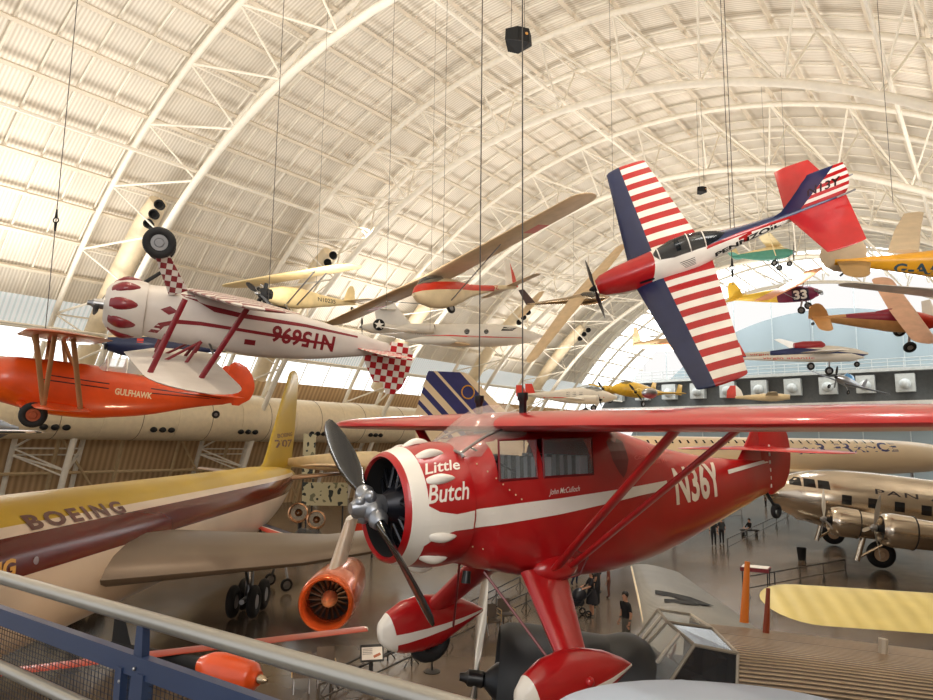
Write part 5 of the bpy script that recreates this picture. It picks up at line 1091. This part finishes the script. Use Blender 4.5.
# pale blue rounded wing tip near the bottom edge
PB = mat('pale_blue_grey', (176, 190, 206), .4, var=.03)
c = Craft('airplane', 'airplane with smooth pale blue-grey rounded wing tip, cut by the bottom edge', (.03, .77, 4.95), mrot((-1, .0, .0), (0, -.02, 1)))
c.fus([(0, .15, -.2, .15, 2), (-.8, .3, -.4, .36, 2.2), (-2.2, .3, -.45, .36, 2.4), (-5, .1, -.1, .05, 2)], [PB], N=22)
c.surf('wing', both(span((.3, -.42, 1.85, .06, .12), (3.72, -.42, 1.85, .03, .08), 4, .62, .5, 12)), [PB])
c.surf('fin', [(0, -4.2, .7, 0, .05), (.3, -4.5, .4, 0, .04)], [PB], 'z')
# ---------------------------------------------------------------- people
def skinmesh(nodes_, edges_, sub=2):
    me = bpy.data.meshes.new('s'); me.from_pydata([n[0] for n in nodes_], edges_, []); o = bpy.data.objects.new('s', me); COL.objects.link(o)
    md = o.modifiers.new('k', 'SKIN'); md.use_smooth_shade = True
    for v, n in zip(me.skin_vertices[0].data, nodes_): v.radius = (n[1], n[2] if len(n) > 2 else n[1])
    me.skin_vertices[0].data[0].use_root = True
    sb = o.modifiers.new('b', 'SUBSURF'); sb.levels = sub; sb.render_levels = sub; bpy.context.view_layer.update()
    m2 = bpy.data.meshes.new_from_object(o.evaluated_get(bpy.context.evaluated_depsgraph_get())); bpy.data.objects.remove(o); bm = B(); bm.from_mesh(m2); bpy.data.meshes.remove(m2); return bm
def person(label, p, rz, top, legs, hair=(30, 24, 20), pose='stand', h=1.72, long=False, skirt=False, group=None, arms=None, hold=None):
    k = h/1.75; root = thing('person', label, 'person', (p[0], p[1], p[2] if len(p) > 2 else 0), (0, 0, rz), group)
    sit = pose == 'sit'; N = []; E_ = []
    def a(co, r1, r2=None, par=None):
        N.append((tuple(v*k for v in co), r1*k, (r2 or r1)*k))
        if par is not None: E_.append((par, len(N)-1))
        return len(N)-1
    dz = -.47 if sit else 0; lean = .05
    pel = a((0, 0, .96+dz), .15, .12); wa = a((0.01, 0, 1.12+dz), .135, .105, pel); ch = a((0.02, 0, 1.32+dz), .17, .12, wa); ne = a((.02, 0, 1.47+dz), .06, .06, ch); hd = a((.035, 0, 1.58+dz), .085, .085, ne); ht = a((.035, 0, 1.69+dz), .085, .08, hd)
    for s in (1, -1):
        if pose == 'walk': kn, an, to = (.16*s, .09*s, .5), (.10*s-.12*(s < 0)*2, .09*s, .09+.04*(s < 0)), (.22*s-.05, .09*s, .04)
        elif sit: kn, an, to = (.46, .10*s, .50), (.44, .10*s, .08), (.60, .11*s, .04)
        else: kn, an, to = (.02, .1*s, .5), (-.01, .1*s, .09), (.14, .115*s, .035)
        hp_ = a((0, .09*s, .9+dz), .105, .1, pel); kk = a(kn, .068, .068, hp_); aa = a(an, .045, .045, kk); a(to, .04, .035, aa)
        sh = a((.01, .19*s, 1.40+dz), .065, .06, ch)
        if arms == 'forward' or sit: el, wr = (.16, .23*s, 1.16+dz), (.40, .17*s, 1.08+dz)
        else: el, wr = (-.01, .25*s, 1.12+dz), (.07, .26*s, .88+dz)
        e = a(el, .045, .045, sh); w = a(wr, .03, .03, e); d = V(wr)-V(el); d.normalize()
        pm = a(tuple(V(wr)+d*.07), .036, .02, w)
    bm = skinmesh(N, E_); zk = lambda z: (z+dz)*k
    sk = SKIN; mt = mat('cloth_%d_%d_%d' % top, top, .85); ml = mat('cloth_%d_%d_%d' % legs, legs, .85)
    def f(q):
        if q.z > zk(1.475): return 0
        if q.z > zk(1.0): 
            if abs(q.y) > .20*k and q.z < zk(1.2) and not sit: return 0
            if q.x > .27*k: return 0
            return 1
        if q.z < .075*k: return 3
        if q.z < zk(.94) and abs(q.y) > .205*k and not sit: return 0
        if skirt and q.z < .45*k: return 0
        return 2
    paint(bm, f); body = obj('body', bm, [sk, mt, ml, MATTE], root)
    # hands: palm with five bent fingers
    for s in (1, -1):
        el, wr = ((.16, .23*s, 1.16+dz), (.40, .17*s, 1.08+dz)) if (arms == 'forward' or sit) else ((-.01, .25*s, 1.12+dz), (.07, .26*s, .88+dz))
        d = (V(wr)-V(el)).normalized(); w = V(wr)+d*.09; sd = V((1, 0, 0)) if abs(d.z) > .6 else V((0, 1, 0)); sd = (sd-d*sd.dot(d)).normalized(); bm = B()
        for q in range(4):
            o = w+sd*(q-1.5)*.019; L = (.06, .075, .07, .052)[q]; b = d.cross(sd)*(-s)
            tube(bm, [o*k, (o+d*L*.5)*k, (o+d*L*.9+b*.02)*k, (o+d*L*.95+b*.04)*k], .0085*k, N=6)
        tube(bm, [(w-d*.05+sd*.03)*k, (w-d*.02+sd*.055)*k, (w+d*.02+sd*.06)*k], .010*k, N=6); obj('fingers', bm, sk, body)
    # head details and hair
    bm = B(); c0 = V((.035, 0, 1.64+dz))*k
    sphere(bm, c0+V((.088, 0, -.005))*k, .016*k, N=8, M=5, s=(1, .7, 1.4)); 
    for s in (1, -1): sphere(bm, c0+V((.0, .088*s, -.01))*k, .022*k, N=8, M=5, s=(.6, .35, 1.2))
    obj('nose_and_ears', bm, sk, body)
    bm = B(); 
    for s in (1, -1): sphere(bm, c0+V((.08, .032*s, .022))*k, .011*k, N=8, M=5)
    box(bm, c0+V((.083, 0, -.05))*k, (.01*k, .045*k, .008*k)); obj('eyes_and_mouth', bm, mat('face_dark', (60, 34, 30), .5), body)
    bm = B(); sphere(bm, c0+V((-.018, 0, .028))*k, .104*k, N=16, M=10, s=(1, .98, 1.02)); cuts(bm, [(c0+V((.03, 0, .02))*k, V((1, 0, -.7)).normalized())]); paint(bm, lambda q: -1 if (q-(c0+V((.03, 0, .02))*k)).dot(V((1, 0, -.7))) > 0 else 0)
    if long: tube(bm, [c0+V((-.06, 0, .05))*k, c0+V((-.10, 0, -.08))*k, c0+V((-.11, 0, -.22))*k], [.09*k, .085*k, .04*k], N=12)
    obj('hair', bm, mat('hair_%d' % hair[0], hair, .7), root)
    if skirt:
        bm = B(); revolve(bm, [(-.04, .15*k), (.2*k, .2*k), (.52*k, .24*k)], (0, 0, zk(1.0)), (0, 0, -1), N=20, cap=(False, False)); obj('skirt', bm, ml, root)
    if hold == 'bag':
        bm = B(); box(bm, V((-.17, .0, 1.2))*k, (.16*k, .3*k, .42*k)); bmesh.ops.bevel(bm, geom=bm.edges[:], offset=.04*k, segments=2, affect='EDGES'); b_ = obj('backpack', bm, mat('backpack_cloth', (60, 66, 70), .8), root)
    return root
def gp_(px, py): q = fl(px, py); return (q.x, q.y, 0)
BK = (22, 22, 26); GY = (80, 82, 88); DN = (44, 52, 74)
person('broad man in black t-shirt and grey shorts standing alone behind the dark nacelle', gp_(627, 652), R(200), BK, (96, 92, 84), h=1.85)
person('woman in dark dress pushing the stroller under the red airplane', gp_(592, 616), R(190), (30, 28, 34), (34, 32, 38), h=1.70, long=True, skirt=True, arms='forward')
person('person in pale hat-like hair and dark coat behind the woman with the stroller', gp_(598, 606), R(150), (46, 44, 48), (40, 40, 46), h=1.75, hair=(190, 176, 150))
person('child in reddish top standing beside the stroller group', gp_(609, 598), R(160), (150, 84, 70), (110, 70, 60), h=1.35)
person('visitor in dark clothes walking far left of the stroller group', gp_(576, 585), R(30), BK, DN, pose='walk')
person('visitor in black walking alone on the bright far floor', gp_(678, 513), R(90), BK, BK, pose='walk', h=1.85)
person('visitor in dark jacket standing left of a pair at the barrier', gp_(714, 546), R(60), (30, 30, 36), BK, h=1.75)
person('visitor in dark jacket with backpack standing right of a pair at the barrier', gp_(722, 544), R(90), (36, 36, 44), BK, h=1.72, hold='bag')
ps = gp_(750, 536); person('person in black sitting on the barrier bench', (ps[0], ps[1], 0), R(200), BK, GY, pose='sit')
person('visitor near the nose of the silver airliner in brown jacket', gp_(766, 507), R(180), (90, 64, 48), BK)
# bench under the seated person
def boxes(name, lst, m, parent=None, **k):
    bm = B()
    for q in lst: box(bm, *q)
    return obj(name, bm, m, parent, smooth=False, **k)
LEG = mat('fixture_black', (26, 26, 30), .5)
t = thing('bench', 'low dark bench under the seated person on the far floor', 'bench', (ps[0], ps[1]+.05, 0)); boxes('bench_seat', [((0, 0, .42), (1.3, .45, .07))], LEG, t)
for s in (-1, 1): boxes('leg', [((s*.5, 0, .195), (.06, .4, .39))], LEG, t)
# stroller
p = gp_(577, 617); t = thing('stroller', 'dark baby stroller with round hood pushed by the woman', 'stroller', p, (0, 0, R(195)))
bm = B(); 
for s in (-.25, .25): tube(bm, [V((-.55, s, 1.02)), V((-.1, s, .6)), V((.4, s, .14))], .018, N=6); tube(bm, [V((.1, s, .6)), V((-.35, s, .14))], .018, N=6)
tube(bm, [V((-.55, -.25, 1.02)), V((-.55, .25, 1.02))], .02, N=6); obj('frame', bm, LEG, t)
bm = B(); box(bm, (.05, 0, .55), (.6, .42, .25)); bmesh.ops.bevel(bm, geom=bm.edges[:], offset=.06, segments=2, affect='EDGES'); obj('seat', bm, mat('stroller_cloth', (34, 36, 44), .8), t)
bm = B(); sphere(bm, (-.1, 0, .78), .3, N=18, M=10, s=(1, .85, 1)); paint(bm, lambda q: -1 if q.z < .7 else 0); obj('hood', bm, mat('stroller_hood', (28, 30, 38), .35), t)
for x in (.4, -.35):
    for s in (-.27, .27): bm = B(); torus(bm, (x, s, .14), (0, 1, 0), .11, .03, N=20, M=8); obj('wheel', bm, RUBBER, t)
# barrier rails with stands, in runs along the floor
BAR = mat('barrier_grey', (70, 66, 62), .45, metal=.3)
def run(name, label, a, b, n, h=.62):
    p, q = V(gp_(*a)), V(gp_(*b)); t = thing(name, label, 'barrier', p); d = q-p
    bm = B(); tube(bm, [V((0, 0, h)), d+V((0, 0, h))], .03, N=6); obj('top_rail', bm, BAR, t); bm = B(); tube(bm, [V((0, 0, h*.45)), d+V((0, 0, h*.45))], .022, N=6); obj('lower_rail', bm, BAR, t)
    for k in range(n+1):
        e = d*(k/n); bm = B(); tube(bm, [e, e+V((0, 0, h))], .028, N=6); tube(bm, [e+V((-.2, -.2, .01)), e+V((0, 0, .3)), e+V((.2, .2, .01))], .02, N=4); obj('stand', bm, BAR, t)
    return t
run('barrier', 'long grey floor barrier running behind the far wheel pant', (318, 712), (546, 600), 7)
run('barrier', 'second long grey floor barrier just behind the first near the chairs', (330, 692), (520, 588), 5, .5)
run('barrier', 'grey barrier on the bright floor near the seated person', (640, 528), (742, 520), 5, .9)
run('barrier', 'grey barrier running from the pair of visitors to the silver nose', (728, 554), (806, 512), 6, .9)
run('barrier', 'grey barrier beside the red-roofed stand', (748, 598), (846, 578), 4, .9)
run('barrier', 'grey barrier near the walking visitor on the far floor', (640, 506), (668, 498), 3, .9)
# information sign panels
def sign(label, px, py, rz, w=.62, h=.46, top=.95):
    p = fl(px, py, top); t = thing('information_sign', label, 'sign', (p.x, p.y, 0), (0, 0, rz)); M = Matrix.Rotation(R(48), 3, 'X')
    bm = B(); box(bm, (0, 0, top), (w, h, .03), M=M); obj('frame', bm, LEG, t, smooth=False)
    bm = B(); box(bm, V((0, 0, top))+M@V((0, -.02, .02)), (w*.88, h*.74, .01), M=M); pn = obj('panel', bm, mat('sign_white', (226, 222, 214), .4), t, smooth=False)
    bm = B()
    for k in range(4): box(bm, V((0, 0, top))+M@V((-.12, .10-.045*k, .027)), (w*.42, .012, .004), M=M)
    obj('text_lines', bm, mat('sign_ink', (110, 106, 110), .5), pn, smooth=False)
    bm = B(); box(bm, V((0, 0, top))+M@V((.13, -.08, .027)), (.2, .07, .004), M=M@Matrix.Rotation(.4, 3, 'Z')); obj('picture', bm, mat('sign_picture', (170, 96, 60), .5), pn, smooth=False)
    boxes('post', [((0, .05, top*.48), (.08, .06, top*.95)), ((0, .05, .015), (.4, .3, .03))], LEG, t)
sign('small white information sign on a dark post left of the far wheel pant', 372, 653, R(12))
sign('small information sign beyond the barrier right of the far wheel pant', 596, 570, R(-20), .5, .36)
# linked chairs by the barrier
def chair(label, px, py, rz, group=None):
    p = fl(px, py); t = thing('visitor_chair', label, 'chair', (p.x, p.y, 0), (0, 0, rz), group); g = mat('chair_taupe', (96, 84, 74), .7)
    bm = B(); box(bm, (0, 0, .44), (.48, .46, .06)); bmesh.ops.bevel(bm, geom=bm.edges[:], offset=.02, segments=2, affect='EDGES'); obj('seat', bm, g, t)
    bm = B(); box(bm, (0, .22, .72), (.48, .05, .46), M=Matrix.Rotation(R(-10), 3, 'X')); bmesh.ops.bevel(bm, geom=bm.edges[:], offset=.02, segments=2, affect='EDGES'); obj('backrest', bm, g, t)
    bm = B()
    for s in (-1, 1): tube(bm, [V((s*.26, -.2, .44)), V((s*.26, -.2, .64)), V((s*.26, .18, .64))], .018, N=6)
    obj('armrest', bm, mat('armrest_tan', (190, 160, 110), .4), t)
    for s in (-1, 1): bm = B(); tube(bm, [V((s*.2, -.18, 0)), V((s*.2, 0, .42)), V((s*.2, .2, 0))], .018, N=6); obj('leg', bm, STEEL, t)
chair('left one of two taupe chairs by the barrier above the dark cowl', 492, 634, R(20)); chair('right one of two taupe chairs by the barrier above the dark cowl', 506, 627, R(20))
chair('left one of two dark chairs partly behind the foreground handrail', 301, 692, R(15)); chair('right one of two dark chairs partly behind the foreground handrail', 325, 686, R(15))
# post with a round foot
p = gp_(432, 672); t = thing('stanchion', 'grey stanchion with round base below the far wheel pant', 'stanchion', p); bm = B(); revolve(bm, [(0, .24), (.03, .24), (.05, .03), (.9, .03)], ax=(0, 0, 1), N=24); obj('post', bm, BAR, t)
# red-roofed stand
p = fl(757, 600); t = thing('display_stand', 'tall stand with white top and dark red edge behind the orange mast', 'stand', (p.x, p.y, 0), (0, 0, R(-30)))
hz = 6.5-(556-440)*p.y/FPX
boxes('roof', [((0, 0, hz), (1.15, .8, .16))], DRED, t); boxes('top_sheet', [((0, 0, hz+.09), (1.05, .7, .02))], WHITE, t)
for a in (-.5, .5):
    for b in (-.33, .33): bm = B(); tube(bm, [V((a, b, 0)), V((a, b, hz))], .025, N=6); obj('leg', bm, LEG, t)
# bin
p = gp_(802, 560); t = thing('trash_bin', 'small black open bin on the floor left of the silver airliner wheel', 'bin', (p[0], p[1], 0)); bm = B(); revolve(bm, [(0, .2), (.7, .27), (.7, .24), (.1, .18)], ax=(0, 0, 1), N=18, cap=(True, True)); obj('bin_body', bm, MATTE, t)
p = gp_(800, 606); t = thing('display_case', 'low dark flat case on the floor behind the yellow wing', 'case', p, (0, 0, R(-10))); boxes('case_body', [((0, 0, .4), (2.0, .9, .5))], mat('case_brown', (70, 56, 46), .4), t)
for s in (-.8, .8): boxes('leg', [((s, 0, .075), (.1, .7, .15))], LEG, t)
# twin exhaust display with round lights
for i, (px, py, q) in enumerate(((298, 513, .62), (316, 520, .58))):
    p = at(px, py, 44); t = thing('jet_engine', ['round copper-lipped jet engine facing forward, left of a pair behind the airliner tail', 'round glowing copper jet engine facing forward, right of a pair behind the airliner tail'][i], 'engine', p)
    d = V((.1, -1, 0)).normalized(); bm = B(); revolve(bm, [(-2.2, q*.6), (-.2, q), (0, q*1.02), (.03, q*.9), (-.3, q*.8)], (0, 0, 0), d, N=28, cap=(True, False)); o = obj('nacelle', bm, mat('copper_lip', (222, 170, 130), .22, metal=.8), t)
    bm = B(); revolve(bm, [(-.32, q*.82), (-.3, q*.82)], (0, 0, 0), d, N=24); revolve(bm, [(-.3, q*.4), (-.05, q*.3), (.1, .05)], (0, 0, 0), d, N=18); obj('fan', bm, SILVER, o)
    bm = B(); tube(bm, [V((0, .6, 0)), V((0, .6, -p.z+.02))], .12, N=8); box(bm, (0, .6, -p.z+.05), (1.4, 1.4, .1)); obj('stand', bm, LEG, t)
# painted panels by the left wall
def camo(label, px, py, Y, w, h, m):
    p = at(px, py, Y); t = thing('exhibition_board', label, 'board', (p.x, p.y, 0)); boxes('board', [((0, 0, p.z), (w, .12, h))], m, t)
    for s in (-.4, .4): boxes('leg', [((s*w, 0, (p.z-h/2)/2), (.1, .1, p.z-h/2))], LEG, t)
CAMO = bpy.data.materials.new('mottled_board'); N_, L_ = nodes(CAMO); tc = N_.new('ShaderNodeTexCoord'); vz = N_.new('ShaderNodeTexNoise'); vz.inputs['Scale'].default_value = 1.6; vz.inputs['Detail'].default_value = 1; rp = N_.new('ShaderNodeValToRGB'); rp.color_ramp.interpolation = 'CONSTANT'
for k, (q, cc) in enumerate(((0, (40, 44, 40)), (.42, (196, 186, 150)), (.62, (120, 116, 88)))):
    e = rp.color_ramp.elements[k] if k < 2 else rp.color_ramp.elements.new(q); e.position = q; e.color = (*lin(cc), 1)
L_.new(tc.outputs['Object'], vz.inputs['Vector']); L_.new(vz.outputs['Fac'], rp.inputs['Fac']); L_.new(rp.outputs['Color'], N_['Principled BSDF'].inputs['Base Color'])
camo('wide mottled cream and dark display board behind the propeller', 325, 494, 52, 3.4, 1.7, CAMO); camo('tall narrow mottled banner beside the airliner tail', 309, 456, 56, 1.0, 3.6, CAMO)
# tan airplane body beyond the propeller blade and small red craft
c = Craft('airplane', 'beige airplane with slim fuselage seen between the black blade and the red cowl', at(398, 462, 44), mrot((.97, -.22, .03), (0, 0, 1)))
c.fus([(0, .3, -.4, .3, 2), (-1.5, .7, -.7, .6, 2), (-5, .6, -.5, .5, 2), (-9, .25, .0, .06, 2)], [CREAM], N=22); c.surf('wing', both(span((0, -2, 2.4, -.3, .3), (6.5, -2.4, 1.3, .0, .15), 3, .4)), [TAN]); c.surf('fin', [(.1, -7.6, 1.4, 0, .08), (1.7, -8.2, .8, 0, .05)], [CREAM], 'z')
c = Craft('rocket', 'small bright red rocket-shaped craft left of the propeller hub', at(352, 508, 40), mrot((-1, -.1, 0), (0, 0, 1)))
c.fus([(0, .02, -.02, .02, 2), (-.5, .22, -.22, .22, 2), (-2.2, .25, -.25, .25, 2), (-2.8, .12, -.12, .12, 2)], [SHRED], N=18)
for a in range(3): c.strut((-2.4, 0, 0), (-2.7, .5*math.cos(a*2.1), .5*math.sin(a*2.1)), .4, .04, SHRED, 'fin')
hh = at(352, 508, 40).z; c.strut((-1.2, 0, -.2), (-1.2, 0, -hh+.02), .12, .12, LEG, 'stand')
# hanging loudspeakers
for i, (px, py, Y, q) in enumerate(((517, 39, 26, .62), (701, 190, 48, .42))):
    p = at(px, py, Y); t = thing('loudspeaker', ['black wedge loudspeaker hung high at the top centre', 'small black wedge loudspeaker hung beside the striped wing'][i], 'loudspeaker', p, (0, 0, R(20)))
    bm = B(); q2 = q; vs = [(-q2, -.3*q, -.1*q), (-.35*q, -.9*q, -.35*q), (.5*q, -.9*q, -.35*q), (q2, -.2*q, -.1*q), (.35*q, .6*q, -.35*q), (-.4*q, .6*q, -.35*q)]
    loft(bm, [[V(v)+V((0, 0, -.3*q)) for v in vs], [V((v[0]*.95, v[1]*.95, .35*q)) for v in vs]]); bmesh.ops.recalc_face_normals(bm, faces=bm.faces[:]); bx = obj('cabinet', bm, MATTE, t, smooth=False)
    bm = B(); sphere(bm, (.3*q, -.82*q, -.05*q), .06*q*2); obj('indicator', bm, mat('amber_lamp', (200, 140, 60), .4), bx)
    bm = B()
    for s in (-.5, .5): tube(bm, [V((s*q, -.1, .35*q)), V((s*.4, -.1, 7))], .012, N=5)
    obj('hanger', bm, CABLE, t)
# suspension cables
def vroof(x, y):
    u = V((x, y, 0)).dot(BX); q = 1-((u-C0)/(KS*RR))**2; return ZC+KS*RR*EE*math.sqrt(max(q, .02))
nc = 0
def cable(label, p, r=.012, top=None, hook=None, group='thin cables hanging from the vault'):
    p = V(p); zt = vroof(p.x, p.y)-.3; t = thing('suspension_cable', label, 'cable', p, group=group)
    q = V(top) if top else V((p.x, p.y, zt)); bm = B(); tube(bm, [V((0, 0, 0)), q-p], r, N=6); w = obj('wire', bm, CABLE, t)
    if hook is not None:
        bm = B(); torus(bm, V((0, 0, hook)), (0, 1, 0), .07, .018, N=16, M=6); tube(bm, [V((0, 0, hook+.07)), V((0, 0, hook+.3))], [.04, .02], N=8); tube(bm, [V((0, 0, hook-.3)), V((0, 0, hook-.07))], [.025, .04], N=8); obj('hook', bm, MATTE, t)
M4 = cmat(mono)
for yy, lb in ((.352, 'cable holding the red airplane at the hoist point nearer the camera'), (-.352, 'cable holding the red airplane at the farther hoist point')):
    cable(lb, M4@V((-1.35, yy, .96)), .007)
M4 = cmat(chip); cable('cable with hook hanging beside the striped airplane lettering', M4@V((-4.3, .2, .15)), .012)
p = at(733, 285, 20.5); cable('cable with hook ending over the small yellow airplane', p, .012, hook=.55)
M4 = cmat(jung); cable('cable rising from the inverted biplane body', M4@V((-2.9, .2, -.45)), .007)
M4 = cmat(gulf); cable('cable with hook at the left above the orange biplane wing', M4@V((-1.2, -.8, 1.2)), .012, hook=3.1)
for (px, py, Y) in ((386, 310, 26), (443, 268, 26), (614, 240, 33), (769, 236, 46), (893, 203, 23), (792, 282, 44), (811, 344, 62), (645, 372, 66), (575, 384, 64), (316, 290, 34), (430, 330, 38)):
    cable('thin cable holding a small background aircraft up to the vault', at(px, py, Y), .009)
# ---------------------------------------------------------------- walkway railing in front
RL0, RL1 = fl(0, 577, 5.97), fl(433, 701, 5.97); RL0.z = RL1.z = 0; dr = (RL1-RL0).normalized(); A0 = RL0-dr*2.2; A1 = RL1+dr*1.2
rail = thing('walkway_railing', 'walkway railing with silver handrails over a blue mesh panel in the foreground', 'railing', (A0.x, A0.y, 4.9))
PN = V((dr.y, -dr.x, 0))
def rhit(px, py):
    d = ray(px, py); k = A0.dot(PN)/d.dot(PN); p = d*k; return (p-A0).dot(dr), -p.z
def rp3(s, h): return dr*s+V((0, 0, 6.5-h-4.9))
LN = (A1-A0).length
HR = mat('handrail_silver', (168, 166, 160), .28, metal=.85); BLU = mat('rail_blue', (38, 54, 86), .4, coat=.2, metal=.2)
nrm = V((dr.y, -dr.x, 0)); nrm = nrm if nrm.y < 0 else -nrm
bm = B(); tube(bm, [rp3(0, .53), rp3(LN, .53)], .024, N=20); obj('top_handrail', bm, HR, rail)
bm = B(); tube(bm, [rp3(0, rhit(40, 674)[1])+nrm*.05, rp3(LN, rhit(40, 674)[1])+nrm*.05], .021, N=20); obj('lower_handrail', bm, HR, rail)
def bar(h0, h1, th=.03, s0=0, s1=None, name='panel_frame'):
    bm = B(); a, b = rp3(s0, (h0+h1)/2), rp3(s1 or LN, (h0+h1)/2); box(bm, (a+b)/2, ((b-a).length, th, h1-h0), rz=math.atan2(dr.y, dr.x)); return obj(name, bm, BLU, rail, smooth=False)
HB = rhit(100, 651)[1]; bar(HB-.03, HB+.03); bar(1.46, 1.50)
pst = None
for s in (rhit(141, 660)[0], rhit(141, 660)[0]-1.6):
    e = rp3(s, 0); e.z = 0
    bm = B(); ang = math.atan2(dr.y, dr.x)
    loft(bm, [[V((e.x, e.y, 0))+Matrix.Rotation(ang, 3, 'Z')@V((a*.035, b*.012, 0)) for a, b in ((-1, -1), (1, -1), (1, 1), (-1, 1))], [V((e.x, e.y, .85))+Matrix.Rotation(ang, 3, 'Z')@V((a*.032, b*.012, 0)) for a, b in ((-1, -1), (1, -1), (1, 1), (-1, 1))], [V((e.x, e.y, 1.05))+Matrix.Rotation(ang, 3, 'Z')@V((a*.016, b*.012, 0)) for a, b in ((-1, -1), (1, -1), (1, 1), (-1, 1))]]); bmesh.ops.recalc_face_normals(bm, faces=bm.faces[:])
    p_ = obj('post', bm, BLU, rail, smooth=False)
    for o_ in (-.085, .035):
        bm = B(); box(bm, V((e.x, e.y, .47))+dr*o_+nrm*.004, (.035, .035, .9), rz=ang); obj('panel_upright', bm, BLU, rail, smooth=False)
    bm = B()
    for o_, z_ in ((-.075, .88), (.0, .93), (.06, .84)): sphere(bm, V((e.x, e.y, z_))+dr*o_+nrm*.02, .006, N=8, M=5)
    obj('bolt', bm, STEEL, p_)
bm = B(); n = int(LN/.022)
for k in range(n):
    a = k*.022; tube(bm, [rp3(a, HB+.03), rp3(a, 1.46)], .0014, N=3, cap=False)
for k in range(42): tube(bm, [rp3(0, HB+.03+k*.0175), rp3(LN, HB+.03+k*.0175)], .0014, N=3, cap=False)
o = obj('wire_mesh', bm, mat('mesh_blue_black', (24, 28, 44), .6), rail, smooth=False); o['kind'] = 'stuff'
bm = B(); a, b = A0, A1; q = [a, b, b+nrm*3+V((2, 0, 0)), a+nrm*3]; loft(bm, [[V((v.x, v.y, 4.62)) for v in q], [V((v.x, v.y, 4.89)) for v in q]]); bmesh.ops.recalc_face_normals(bm, faces=bm.faces[:]); struct(obj('floor_walkway', bm, mat('walkway_grey', (110, 108, 104), .7), smooth=False))
